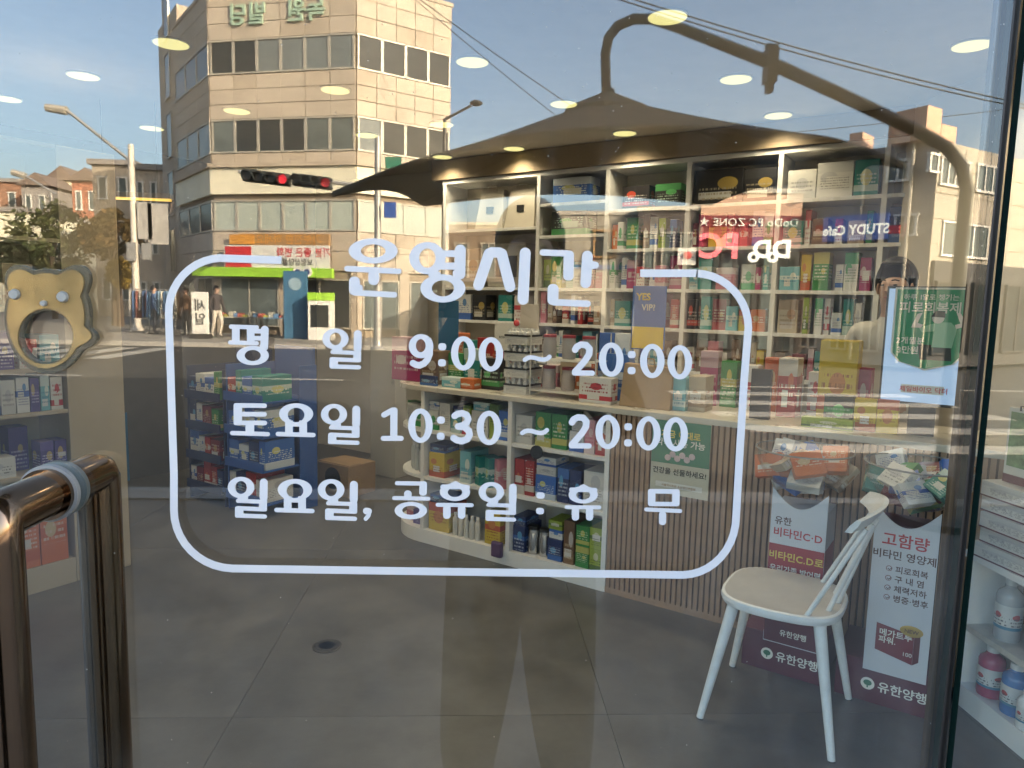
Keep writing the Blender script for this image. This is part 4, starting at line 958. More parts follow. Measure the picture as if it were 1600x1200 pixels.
for a in [
 (-1.73, -1.62, .16, L2, 'white_plain', 0, 'clear white packet at the inner end of the upper cabinet shelf'),
 (-1.60, -1.50, .19, L2, 'green', 0, 'green medicine box with white label, upper cabinet shelf'),
 (-1.495, -1.40, .19, L2, 'green', 2, 'second green medicine box beside the first, upper cabinet shelf'),
 (-1.385, -1.30, .11, L2, 'white_blue', 0, 'small white and blue box right beside the green pair'),
 (-1.295, -1.235, .18, L2, 'pink', 0, 'pale pink box near the slats on the upper cabinet shelf'),
 (-1.23, -1.165, .16, L2, 'red', 1, 'small red box against the slatted side, upper cabinet shelf'),
 (-1.73, -1.665, .20, L1, 'red', 0, 'tall red box at the inner end of the middle cabinet shelf'),
 (-1.66, -1.60, .20, L1, 'red', 2, 'second tall red box of the middle cabinet shelf'),
 (-1.59, -1.46, .13, L1, 'blue', 0, 'blue and white low box in the middle cabinet shelf'),
 (-1.45, -1.38, .19, L1, 'navy', 1, 'tall navy box with cyan label, middle cabinet shelf'),
 (-1.375, -1.305, .19, L1, 'navy', 2, 'second tall navy box beside it, middle cabinet shelf'),
 (-1.29, -1.17, .20, L1, 'white_plain', 3, 'white leaflet pack leaning at the slatted side, middle cabinet shelf'),
 (-1.73, -1.65, .15, L0, 'navy', 3, 'dark blue box on the cabinet floor at the inner end'),
 (-1.50, -1.41, .12, L0, 'navy', 0, 'low navy box in the middle of the cabinet floor'),
 (-1.40, -1.335, .24, L0, 'brown', 0, 'tall brown carton on the cabinet floor'),
 (-1.325, -1.245, .115, L0, 'green', 1, 'green and yellow box on the cabinet floor, lower of its stack'),
 (-1.24, -1.165, .12, L0, 'lime', 0, 'lime green box next to the slats, lower of its stack'),
 (-2.37, -2.29, .12, L2, 'white_green', 0, 'white and green box by the second divider, upper shelf'),
 (-2.28, -2.20, .17, L2, 'white_plain', 1, 'white box with dark print behind the colon, upper shelf'),
 (-2.195, -2.12, .11, L2, 'teal', 0, 'teal and white box in the second cabinet bay, upper shelf'),
 (-2.11, -2.05, .12, L2, 'white_red', 0, 'white box with red heart, second cabinet bay'),
 (-2.04, -1.92, .15, L2, 'white_plain', 2, 'wide white box beside the red heart one'),
 (-1.91, -1.85, .20, L2, 'lime', 1, 'lime yellow box beside the blue ones, second cabinet bay'),
 (-1.845, -1.77, .17, L2, 'blue', 2, 'blue box at the first divider, upper shelf'),
 (-2.36, -2.24, .15, L1, 'yellow', 0, 'yellow box at the second divider, middle shelf'),
 (-2.12, -2.04, .19, L1, 'cyan', 0, 'cyan box in the middle of the second bay'),
 (-2.36, -2.20, .17, L0, 'yellow', 1, 'yellow bag-like box on the floor of the second bay'),
 (-1.93, -1.82, .19, L0, 'yellow', 3, 'yellow and blue box on the floor of the second bay')]: cab(*a)
for k, t in enumerate((-1.285, -1.2025)):
    carton(ST(2.69, t, L0+.1165+.004*k), .08, .17, .115, 'green' if k == 0 else 'lime', 2+k, '%s box on top of its pair on the cabinet floor' % ('green' if k == 0 else 'lime green'), FACE_DOOR, GRC)
for k, (t, key) in enumerate(((-2.0, 'teal'), (-1.93, 'teal'), (-1.86, 'pink'))):
    c = carton(ST(2.70, t, L1+.001), .055, .12, .17, key, 3, '%s folder card leaning in the middle shelf, %s of three' % (INKS[key][0], ORD[k]), FACE_DOOR-.5, GRC, 'leaflet_card', 'card')
def tub(P, r, h, m, cap, label, name='bottle', cat='bottle', group=None, neck=.5, capr=.6, lab=None):
    t = thing(name, label, cat, P, 0, group)
    MB().lathe([(r*.94, 0), (r, .01), (r, h*.70), (r*.92, h*.76), (r*neck, h*.84), (r*neck, h*.88)], 18, (0, 0, 0), m).build('body', None, t, smooth=True)
    MB().lathe([(r*capr, h*.881), (r*capr, h*.985), (r*capr*.9, h)], 16, (0, 0, 0), cap).build('cap', None, t, smooth=True)
    if lab: MB().lathe([(r*1.012, h*.2), (r*1.012, h*.58)], 18, (0, 0, 0), lab).build('paper_label', None, t, smooth=True)
    return t
WCAP = mat('white_cap', (.66, .66, .64), .4); SILV = mat('silver_jar', (.5, .5, .5), .2, .9); WLAB = carton_mat('bottle_label', (.6, .6, .57), (.05, .2, .3), (.1, .1, .12), 9, (.5, .08, .08), .0, .3)
for k in range(2): tub(ST(2.73, -1.615+k*.075, L0), .034, .16, SILV, PKM, 'silver jar on the cabinet floor, %s of two' % ORD[k], 'jar', 'jar', 'silver jars', .9, .92)
for k in range(5): tub(ST(2.70, -2.155+k*.042, L0+.0005), .017, .14, mat('white_tube', (.62, .6, .55), .4), WCAP, 'slim white tube standing in the tray, %s from the yellow box' % ORD[k], 'tube_bottle', 'tube', 'white tubes in the lower tray')
for k in range(6):
    a = R(-100-13*k); tub(ST(2.66+.32+.24*math.sin(a), -2.42+.24*math.cos(a), L1+.0005), .018, .17, mat('clear_tube', (.52, .54, .52), .25), WCAP, 'slim clear tube on the rounded shelf, %s from the divider' % ORD[k], 'tube_bottle', 'tube', 'tubes on the rounded shelf')
for k in range(3):
    a = R(-100-24*k); carton(ST(2.66+.32+.27*math.sin(a), -2.42+.27*math.cos(a), L2+.0006), .09, .06, .13, ('white_green', 'white_plain', 'green')[k], k, '%s on the rounded top shelf, %s from the divider' % (('white and orange box', 'white box', 'green bag')[k], ORD[k]), FACE_DOOR-.25*k, GRC)
    carton(ST(2.66+.32+.27*math.sin(a), -2.42+.27*math.cos(a), L0+.0006), .08, .06, .09, ('purple', 'pink', 'white_blue')[k], k, '%s small box on the rounded cabinet floor, %s from the divider' % (('purple', 'pink', 'white')[k], ORD[k]), FACE_DOOR-.25*k, GRC)
tag(MB().tube([(0, 0, 0), (0, .01, 0)], .037, 24, PKM).build('round_price_disc', None, None, ST(2.625, -1.55, .69), ROOM), 'black round tag hanging from the upper cabinet shelf', 'tag')
tag(MB().box((-.035, 0, 0), (.035, .03, .09)).build('hanging_pouch', mat('purple_pouch', (.10, .05, .12), .4), None, ST(2.62, -1.80, .0455), ROOM, bevel=.01), 'purple pouch hanging at the cabinet plinth', 'pouch')

# second layer on the cabinet shelves
rnd = random.Random(31); kk = 0
for (t0, t1, zb, h, n_) in ((-1.38, -1.30, L2, .1115, 1), (-1.59, -1.46, L1, .1315, 2), (-2.37, -2.29, L2, .1215, 1), (-2.195, -2.12, L2, .1115, 1), (-2.11, -2.05, L2, .1215, 1), (-2.04, -1.92, L2, .1515, 1), (-2.36, -2.24, L1, .1515, 1), (-1.50, -1.41, L0, .1215, 2), (-1.73, -1.65, L0, .1515, 1), (-2.36, -2.20, L0, .1715, 1)):
    for q in range(n_):
        key = rnd.choice(['white_plain', 'white_green', 'white_blue', 'navy', 'white_red', 'cyan', 'lime', 'pink']); hh = min(.05, (.27-h)/n_-.004) if zb != L2 else min(.05, .215-h)
        carton(ST(2.70, (t0+t1)/2+rnd.uniform(-.006, .006), zb+h+q*(hh+.001)), (t1-t0)*.95, .15, hh, key, rnd.randrange(4), 'flat %s box lying on a taller one, %s stack in the cabinet' % (INKS[key][0], ORD[kk % 12]) if kk < 12 else 'flat %s box on the lowest %s pile of the cabinet' % (INKS[key][0], 'navy' if kk == 12 else 'yellow'), FACE_DOOR+rnd.uniform(-.06, .06), GRC); kk += 1
for k in range(13):
    t = -2.45+k*.105; key = rnd.choice(['white_red', 'pink', 'beige', 'red', 'white_plain', 'teal', 'white_green', 'orange', 'brown'])
    carton(ST(3.03, t, .9756), rnd.uniform(.06, .095), .08, rnd.uniform(.12, .27), key, rnd.randrange(4), '%s pack in the rear row on the counter, %s from its rounded end' % (INKS[key][0], (ORD+['thirteenth'])[k]), FACE_DOOR+rnd.uniform(-.1, .1), 'rear row on the counter')
for k in range(8):
    t = -.78+k*.105; key = rnd.choice(['magenta', 'purple', 'lime', 'white_red', 'green', 'orange', 'white_plain', 'yellow'])
    carton(ST(3.08, t, .9756), rnd.uniform(.06, .095), .08, rnd.uniform(.16, .3), key, rnd.randrange(4), '%s pack in the rear row before the pharmacist, %s from the bag' % (INKS[key][0], ORD[k]), FACE_DOOR+rnd.uniform(-.1, .1), 'rear row on the counter')

# --- things on the counter top
CT = .9755
def top_item(px0, px1, ytop, s, key, v, label, d=.12, zb=CT, cat='carton', rz=FACE_DOOR, name='medicine_carton', ymid=600):
    t0 = at_s(px0, ymid, s)[0]; t1 = at_s(px1, ymid, s)[0]; h = at_s((px0+px1)/2, ytop, s)[1]-zb
    return carton(ST(s, (t0+t1)/2, zb), t1-t0, d, max(h, .03), key, v, label, rz, 'goods on the counter top', name, cat)
top_item(612, 658, 527, 2.80, 'magenta', 1, 'magenta boxed kit with lid at the rounded counter end', .10)
top_item(656, 684, 548, 2.76, 'brown', 1, 'small brown carton beside the magenta kit')
top_item(686, 716, 520, 2.98, 'orange', 2, 'orange and white pack behind the colon')
top_item(656, 681, 587, 2.70, 'navy', 0, 'low navy price card box on the counter edge', .02)
top_item(690, 718, 590, 2.72, 'cyan', 1, 'low cyan pad on the counter edge', .08)
top_item(718, 740, 592, 2.73, 'orange', 0, 'low orange pad beside the cyan one', .08)
top_item(700, 722, 552, 2.85, 'green', 3, 'green packet standing behind the cyan pad', .06)
top_item(724, 748, 545, 2.86, 'teal', 1, 'teal and orange packet beside the green one', .06)
top_item(752, 780, 560, 2.80, 'black_green', 2, 'black and green stick packs', .06)
top_item(745, 768, 528, 3.0, 'red', 3, 'red and white pack at the rear of the counter', .06)
top_item(934, 957, 520, 2.93, 'white_blue', 1, 'white and blue box pair beside the wire rack, inner one', .07)
top_item(958, 981, 521, 2.93, 'white_blue', 2, 'white and blue box pair beside the wire rack, outer one', .07)
top_item(933, 982, 553, 2.90, 'blue', 3, 'blue carton under the white and blue pair', .07, cat='carton')
top_item(905, 955, 590, 2.73, 'white_red', 2, 'low white tray of red and green pens', .08)
top_item(1052, 1072, 590, 2.78, 'cyan', 2, 'small cyan and white bottle pack beside the paper bag')
top_item(1076, 1103, 588, 2.82, 'beige', 2, 'beige pack with figure beside the cyan pack')
top_item(1278, 1338, 532, 3.02, 'yellow', 2, 'lime yellow display carton behind the counter front')
top_item(1215, 1245, 560, 2.95, 'red', 1, 'red topped white pack on the counter')
top_item(1338, 1373, 624, 2.78, 'yellow', 0, 'yellow box of the pair near the screen, inner one', .05)
top_item(1374, 1408, 625, 2.78, 'yellow', 1, 'yellow box of the pair near the screen, outer one', .05)
top_item(1256, 1338, 655, 2.72, 'lime', 2, 'long flat lime box lying on the counter edge', .05)
top_item(1290, 1336, 618, 2.80, 'black_green', 3, 'black and green box behind the flat lime box', .05)
# layered packs of small white bottles
WB = mat('bottle_black_band', (.02, .02, .02), .4)
for lv in range(4):
    z = CT+lv*.093; t0 = at_s(787, 600, 2.74)[0]; t1 = at_s(822, 600, 2.74)[0]
    p = thing('bottle_pack', 'pack of small white bottles with black band, %s layer from the counter' % ORD[lv], 'bottle pack', ST(2.74, (t0+t1)/2, z), ROOM, 'stacked bottle packs')
    w = (t1-t0)/2; MB().box((-w, 0, 0), (w, .16, .045)).build('tray', ink('white_plain', 1), p)
    bl = MB().lathe([(.013, .0452), (.013, .070), (.008, .074), (.008, .090)], 10).mesh('bottle'); bl.materials.append(WCAP)
    MB().box((-w*1.01, -.002, .046), (w*1.01, .162, .056)).build('band', WB, p)
    for i in range(4):
        for j in range(4): link('bottle', bl, p, (-w+w*2*(i+.5)/4, .02+.04*j, 0))
# wire rack with red jars
wt0, wt1 = at_s(828, 600, 2.76)[0], at_s(930, 600, 2.76)[0]
WIRE = mat('white_wire', (.62, .6, .55), .4)
rk = thing('wire_rack', 'white two level wire rack holding small red lidded jars', 'rack', ST(2.76, wt0, CT), ROOM); wl = wt1-wt0
for x in (0, wl):
    for y in (0, .17): MB().tube([(x, y, 0), (x, y, .36)], .004, 6).build('post', WIRE, rk)
for z in (.03, .205):
    for y in (0, .17): MB().tube([(0, y, z), (wl, y, z)], .0035, 6).build('rail', WIRE, rk)
    MB().box((.002, .004, z+.004), (wl-.002, .166, z+.007)).build('shelf', WIRE, rk)
JR = mat('jar_red', (.30, .03, .04), .35); JB = mat('jar_clear', (.40, .34, .31), .2)
for k in range(3):
    for z, nm in ((.038, 'lower'), (.213, 'upper')):
        P = ST(2.83, wt0+wl*(.2+.3*k), CT+z); tub(P, .038, .13, JB if nm == 'lower' else mat('pouch_grey', (.32, .30, .29), .4), JR, 'red lidded jar on the %s level of the wire rack, %s from the bottle packs' % (nm, ORD[k]), 'jar', 'jar', 'jars in the wire rack', .95, .98)
# brown paper bag
pb0, pb1 = at_s(968, 600, 2.74)[0], at_s(1048, 600, 2.74)[0]
KR = mat('kraft_paper', (.36, .24, .13), .75, var=.1, bump=.2, bscale=18)
bg_ = thing('kraft_bag', 'folded brown kraft paper bag standing on the counter', 'bag', ST(2.74, (pb0+pb1)/2, CT), ROOM); w = (pb1-pb0)/2
fix(MB().hexa([(-w, 0, 0), (w, 0, 0), (w, .12, 0), (-w, .12, 0), (-w*.93, .03, .22), (w*.96, .035, .21), (w*.96, .07, .21), (-w*.93, .08, .22)]).build('body', KR, bg_, bevel=.004))
MB().tube([(-.04, .03, .20), (-.035, .02, .25), (.035, .02, .25), (.04, .03, .2)], .004, 6).build('handle', KR, bg_)
# upright posters / signs on the counter
def upright(name, label, px0, py0, px1, py1, s, m, cat='sign', th=.008, zb=None, tilt=.0):
    t0, zB = at_s(px0, py1, s); t1, zT = at_s(px1, py0, s); zB = zb if zb is not None else zB
    t = thing(name, label, cat, ST(s, (t0+t1)/2, zB), ROOM); w = (t1-t0)/2
    MB().box((-w, 0, 0), (w, th, zT-zB)).build('panel', m, t, bevel=.002); return t, w, zT-zB
FN = Vector((0, -1, 0))
t, w, hh = upright('blue_yellow_poster', 'blue over yellow advertising poster leaning on the counter beside the bag', 985, 447, 1042, 545, 2.92, mat('poster_blue', (.05, .14, .42), .4))
MB().box((-w+.006, -.002, .006), (w-.006, -.0005, hh*.36)).build('yellow_field', mat('poster_yellow', (.75, .52, .03), .4), t)
text('YES', (-.03, -.003, hh*.78), FN, .05, mat('print_yellow', (.7, .55, .1), .5), t, bold=.03, align='CENTER'); text('VIP?', (0, -.003, hh*.62), FN, .045, WLET, t, bold=.02, align='CENTER')
MB().tube([(0, .03, -.20), (0, .03, 0)], .006, 8).build('stand', WIRE, t)
t, w, hh = upright('blue_standing_sign', 'narrow dark blue standing sign behind the first hours digits', 684, 470, 716, 590, 2.95, mat('deep_blue', (.02, .11, .22), .4), zb=CT)
t, w, hh = upright('white_heart_sign', 'white small sign with red heart and rounded speech bubble', 772, 505, 812, 548, 2.95, WH)
MB().ball((w*.8, -.006, hh), (.022, .008, .02), 10, RED).build('heart', None, t, smooth=True); MB().box((-.02, .009, -.18), (.02, .02, .02)).build('stand', WIRE, t)
text('ROIHEALTH', (0, -.002, hh*.45), FN, .02, BLACK, t, bold=.01, align='CENTER')
t, w, hh = upright('round_price_sign', 'rounded cream sign with small print on a pink stand', 812, 476, 842, 530, 2.95, mat('cream_card', (.55, .5, .42), .5))
MB().box((-w, -.003, -.12), (w, .0, -.001)).build('pink_foot', mat('pink_card', (.5, .3, .3), .5), t)
# card terminal
t, w, hh = upright('card_terminal', 'black card terminal screen on the counter by the frame corner', 1170, 578, 1206, 648, 2.80, PKM, 'terminal', .03, CT)
# backlit light-blue screen with green pennant
LBLU = mat('screen_light_blue', (.30, .42, .62), .4, emit=.07, ecol=(.55, .72, 1.0))
t, w, hh = upright('display_screen', 'light blue display screen standing on the counter by the door edge', 1372, 448, 1532, 628, 2.80, PKM, 'screen', .03)
MB().box((-w+.008, -.0025, .012), (w-.008, -.0005, hh-.01)).build('screen', LBLU, t)
MB().box((-.05, .03, -.16), (.05, .05, .1)).build('stand', PKM, t); MB().box((-.1, -.03, -.155), (.1, .12, -.145)).build('foot', PKM, t)
MB().box((-w*.5, -.004, .05), (w*.45, -.003, .085)).build('white_caption', WH, t); text('제일바이오 닥터', (0, -.0055, .057), FN, .026, RED, t, bold=.01, align='CENTER')
PGRN = mat('pennant_green', (.035, .29, .13), .45); SKINP = mat('print_skin', (.78, .70, .62), .5); SHIRT = mat('print_shirt', (.30, .55, .36), .5)
p0, zT = at_s(1403, 452, 2.74); p1, _ = at_s(1512, 452, 2.74); _, zB = at_s(1450, 572, 2.74); pw = (p1-p0)/2; ph = zT-zB
pn = thing('green_pennant', 'green pennant 피로회복제 with flexing man, hung before the screen', 'pennant', ST(2.74, (p0+p1)/2, zB), ROOM)
def pen(o, y, m, nm):
    pts = [(-pw-o, ph+o), (pw+o, ph+o), (pw+o, ph*.16), (pw*.75+o, .012), (0, -.012-o), (-pw*.75-o, .012), (-pw-o, ph*.16)]
    n = len(pts); vs = [(x, y, z) for x, z in pts]+[(x, y+.003, z) for x, z in pts]
    return fix(MB().add(vs, [tuple(range(n)), tuple(reversed(range(n, 2*n)))]+[(i, (i+1) % n, n+(i+1) % n, n+i) for i in range(n)]).build(nm, m, pn))
pen(.008, 0, WH, 'border'); pen(0, -.0035, PGRN, 'cloth')
yk = -.0045
text('하루 1알로 챙기는', (0, yk, ph*.87), FN, ph*.085, WLET, pn, bold=.01, align='CENTER'); text('피로회복제', (0, yk, ph*.71), FN, ph*.155, WLET, pn, bold=.03, align='CENTER')
text('2개월분', (-pw*.92, yk, ph*.29), FN, ph*.10, WLET, pn, bold=.01); text('3만원', (-pw*.88, yk, ph*.16), FN, ph*.11, WLET, pn, bold=.03)
fg = part_root('printed_figure', pn, (pw*.18, -.0045, ph*.08))
def flat(pts, y, m, nm):
    n = len(pts); return fix(MB().add([(x, y, z) for x, z in pts]+[(x, y+.0008, z) for x, z in pts], [tuple(range(n)), tuple(reversed(range(n, 2*n)))]+[(i, (i+1) % n, n+(i+1) % n, n+i) for i in range(n)]).build(nm, m, fg))
k = ph
flat([(-.14*k, .0), (.22*k, .0), (.2*k, .17*k), (.0*k, .2*k), (-.17*k, .2*k), (-.16*k, .1*k)], -.0002, mat('print_trousers', (.03, .035, .03), .6), 'trousers')
flat([(-.02*k, .17*k), (.21*k, .17*k), (.25*k, .42*k), (.18*k, .5*k), (.04*k, .5*k), (-.18*k, .42*k), (-.14*k, .36*k), (0, .38*k)], -.0012, SHIRT, 'shirt')
flat([(-.16*k, .42*k), (-.27*k, .42*k), (-.21*k, .6*k), (-.15*k, .62*k), (-.2*k, .48*k), (-.13*k, .46*k)], -.0014, SKINP, 'arm'); flat([(.24*k, .42*k), (.36*k, .46*k), (.27*k, .63*k), (.23*k, .62*k), (.28*k, .49*k), (.22*k, .47*k)], -.0014, SKINP, 'arm')
flat([(.03*k+.07*k*math.cos(a*.5236), .55*k+.07*k*math.sin(a*.5236)) for a in range(12)], -.0022, SKINP, 'face'); flat([(-.05*k, .57*k), (.11*k, .56*k), (.1*k, .64*k), (.0, .65*k)], -.003, BLACK, 'hair')
# dark name board at the end of the wall shelf
a0, zT = at_s(1478, 330, 3.90); a1, _ = at_s(1540, 330, 3.90); _, zB = at_s(1500, 366, 3.90)
nb = thing('lutein_name_board', 'dark navy name board 루테인 플러스 near the door edge', 'sign', ST(3.90, (a0+a1)/2, zB), ROOM); w = (a1-a0)/2
MB().box((-w, 0, 0), (w, .03, zT-zB)).build('panel', mat('board_navy', (.01, .018, .04), .4), nb)
text('루테인', (-w+.012, -.0015, (zT-zB)*.5), FN, .075, WLET, nb); text('지아 플러스', (.0, -.0015, (zT-zB)*.55), FN, .034, WLET, nb)
# poster on the slats
q0, zT = at_s(1020, 646, 2.64); q1, _ = at_s(1112, 655, 2.64); zB = .585; zT = .945
po = thing('gift_poster', 'green and cream poster 건강을 선물하세요 on the slatted counter front', 'poster', ST(2.646, (q0+q1)/2, zB), ROOM); w = (q1-q0)/2; hh = zT-zB
MB().box((-w, 0, 0), (w, .004, hh)).build('paper', mat('cream_paper_print', (.56, .52, .40), .5), po); MB().box((-w+.001, -.0015, hh*.42), (w-.001, -.0005, hh-.001)).build('green_field', mat('poster_green', (.03, .19, .11), .5), po)
text('지금 이대로', (0, -.0025, hh*.78), FN, .040, mat('print_yellow', (.7, .55, .1), .5), po, bold=.03, align='CENTER'); text('약국 사용 가능', (0, -.0025, hh*.665), FN, .040, WLET, po, bold=.02, align='CENTER')
for i in range(6): MB().ball((-.06+.024*i, -.003, hh*(.50+.05*(i % 2))), (.016, .002, .016), 10).build('printed_coin', mat('print_pale', (.55, .45, .45), .5), po)
text('건강을 선물하세요!', (0, -.0015, hh*.28), FN, .034, BLACK, po, bold=.012, align='CENTER'); MB().box((-w*.8, -.0015, hh*.09), (w*.8, -.0005, hh*.16)).build('white_strip', WH, po)
text('서울약사회와 소상공인연합회', (0, -.0025, hh*.105), FN, .014, BRN, po, bold=.01, align='CENTER')
# --- shelf unit by the door, on the handle side (its front looks along the counter axis)
FE = FACE_T
ls = thing('door_side_shelf', 'beige wooden shelf unit behind the door handle, stocked with small boxes', 'shelf', ST(0, -3.4), FE)
# local x = s, local y = -t direction (into the unit)
MB().box((1.12, 0, 0), (1.40, .36, 2.2)).build('end_panel', OAK, ls, bevel=.004)
MB().box((.05, .34, 0), (1.119, .36, 2.2)).build('back_panel', OAK, ls); MB().box((.05, .0, 2.18), (1.119, .339, 2.2)).build('top_board', OAK, ls)
MB().box((.05, .002, 0), (1.119, .339, .13)).build('plinth', OAK, ls)
for z in (.60, .905, 1.12, 1.42, 1.75): MB().box((.05, .004, z-.018), (1.119, .339, z)).build('shelf_board', OAK, ls)
def lsh(s0, s1, h, z, key, v, label, front=.02, d=.16): return carton(ST((s0+s1)/2, -3.4-front, z+.0006), s1-s0, d, h, key, v, label, FE, 'goods on the shelf by the handle')
for k, (a, b, key, v) in enumerate(((.70, .76, 'white_blue', 2), (.765, .83, 'white_blue', 0), (.835, .895, 'white_plain', 0), (.90, .955, 'white_blue', 3), (.96, 1.0, 'purple', 3), (1.005, 1.045, 'cyan', 1), (1.05, 1.105, 'white_red', 2))):
    lsh(a, b, .165+.01*(k % 2), .905, key, v, '%s slim box in the row behind the ornament, %s from the picture edge' % (INKS[key][0], ORD[k]))
for k, (a, b, key, v, h) in enumerate(((.66, .83, 'white_blue', 3, .19), (.70, .88, 'white_plain', 2, .10), (.90, .985, 'purple', 0, .22), (.99, 1.05, 'purple', 1, .15), (1.055, 1.11, 'purple', 2, .15))):
    lsh(a, b, h, .60, key, v, '%s display box above the handle, %s along its shelf' % (INKS[key][0], ORD[k]), .02+.12*(k in (0, 2)), .1)
for k, (a, b, v) in enumerate(((.72, .83, 0), (.84, .96, 2), (.965, 1.09, 3))): lsh(a, b, .30, .13, 'orange', v, 'large orange carton low behind the handle, %s from the picture edge' % ORD[k], .01, .2)
for k, (a, b, key, v) in enumerate(((.60, .72, 'cyan', 0), (.73, .80, 'pink', 1), (.81, .9, 'purple', 0), (.92, 1.0, 'white_red', 1), (1.01, 1.1, 'cyan', 3))): lsh(a, b, .14+.02*(k % 3), 1.12, key, v, '%s box on the shelf level with the ornament, %s along' % (INKS[key][0], ORD[k]))
for k, (a, b, key, v) in enumerate(((.55, .7, 'teal', 0), (.72, .85, 'white_plain', 1), (.87, 1.0, 'beige', 0))): lsh(a, b, .2, 1.42, key, v, '%s box on the upper shelf above the ornament, %s along' % (INKS[key][0], ORD[k]))

# --- cardboard floor displays and clutter beyond
BLUEB = mat('display_blue', (.025, .085, .30), .5, var=.05); NAVYB = mat('display_navy', (.018, .03, .09), .5)
def floor_display(label, s, t0, t1, h, m, keys, seed):
    d = thing('floor_display', label, 'display stand', ST(s, (t0+t1)/2), ROOM, 'cardboard floor displays'); w = (t1-t0)/2; rnd = random.Random(seed)
    MB().box((-w, .0, 0), (-w+.012, .42, h)).build('side_panel', m, d); MB().box((w-.012, .27 if m is BLUEB else 0, 0), (w, .42, h)).build('side_panel', m, d); MB().box((-w+.0125, .40, 0), (w-.0125, .42, h+.12)).build('back_panel', m, d)
    n = 4
    for k in range(n):
        z = .10+k*(h-.1)/n
        MB().box((-w+.0125, -.02, z-.012), (w-.0125, .399, z)).build('tray', m, d); MB().box((-w+.0125, -.03, z-.012), (w-.0125, -.0205, z+.05)).build('tray_lip', m, d)
        x = -w+.02; j = 0
        while x < w-.07:
            ww = rnd.choice((.07, .09, .11)); ww = min(ww, w-.015-x); key = rnd.choice(keys)
            P = ST(s+.0, (t0+t1)/2, z+.0006)+eT*(x+ww/2)
            carton(P, ww-.004, .24, rnd.uniform(.14, .20), key, rnd.randrange(4), '%s pack, %s on the %s tray of the %s' % (INKS[key][0], ORD[j], ORD[k], 'blue floor display' if m is BLUEB else 'navy floor display'), FACE_DOOR, 'packs in the floor displays')
            x += ww; j += 1
floor_display('bright blue cardboard floor display with stepped trays of packs', 2.37, -3.93, -3.49, 1.02, BLUEB, ['red', 'white_red', 'teal', 'navy', 'white_plain', 'pink', 'blue'], 3)
floor_display('navy cardboard floor display beside the bright blue one', 2.37, -4.40, -3.96, .98, NAVYB, ['navy', 'maroon', 'white_blue', 'green', 'red'], 4)
KRB = mat('corrugated_card', (.27, .18, .10), .8, var=.08)
cb = thing('cardboard_box', 'brown cardboard box with dark round print on the shop floor', 'box', ST(3.05, -3.62), ROOM)
MB().box((-.17, 0, 0), (.17, .28, .24)).build('body', KRB, cb, bevel=.004); MB().tube([(.0, -.001, .13), (.0, -.003, .13)], .085, 20).build('round_print', BLACK, cb); MB().box((-.165, .01, .2405), (.165, .13, .246)).build('flap', KRB, cb)
MB3 = thing('white_cabinet', 'tall white cabinet standing behind the blue display', 'cabinet', ST(3.7, -3.72), ROOM); MB().box((-.16, 0, 0), (.13, .4, 1.9)).build('body', mat('cabinet_white', (.36, .35, .32), .5), MB3, bevel=.006); MB().box((.08, -.015, .8), (.10, -.001, 1.0)).build('handle', STEEL, MB3)
P = at_z(190, 752, 0); tag(MB().box((-.02, 0, 0), (.045, .04, .55)).build('blue_carton', mat('light_blue_board', (.04, .20, .42), .5), None, P, 0), 'narrow bright blue carton standing behind the beige end panel', 'carton')
for k, (s_, z, lab) in enumerate(((1.9, 1.05, 'pale paper notice on the dark wall nearer the beige panel'), (2.15, 1.02, 'pale paper notice on the dark wall nearer the navy display'))):
    tag(MB().box((-.06, 0, 0), (.06, .004, .19)).build('paper_notice', mat('notice_paper', (.30, .30, .29), .6), None, ST(s_, -5.193, z), FE), lab, 'notice', 'paper notices')
# glowing strip lamp deep in the shop
P = at_z(205, 309, 2.05); st_ = thing('strip_lamp', 'thin glowing orange strip lamp near the pale lamp post', 'lamp', P, R(4))
MB().box((-.22, -.02, -.012), (.22, .02, .0)).build('tube', mat('strip_glow', (.9, .6, .2), .5, emit=1.0, ecol=(.16, .09, .012)), st_); MB().box((-.23, -.025, .0005), (.23, .025, .03)).build('housing', ALU, st_)
for sx in (-.15, .15): MB().tube([(sx, 0, .03), (sx, 0, room_h-P.z)], .002, 5).build('wire', CAB, st_)
# floor drain
P = at_z(511, 1010, 0); dr = thing('floor_drain', 'round dark metal floor drain cover in the tiles', 'drain', (P.x, P.y, 0)); DM = mat('drain_metal', (.06, .055, .05), .4, .6)
MB().lathe([(.062, .0), (.062, .003), (.056, .004)], 28).build('rim', DM, dr); 
for r in (.045, .03, .015): MB().lathe([(r+.004, .0042), (r+.004, .0062), (r-.004, .0062)], 24).build('ring', DM, dr)

# --- white spindle chair
ch = thing('white_chair', 'white spindle back chair with splayed tapered legs, its seat edge scuffed', 'chair', (1.150, 1.735, 0), math.atan2(.56, -.83)-math.pi/2-.01)
CHW = mat('chair_white', (.74, .75, .74), .4, var=.08, vscale=20); CHS = mat('seat_beige', (.47, .455, .43), .5, var=.08, vscale=12)
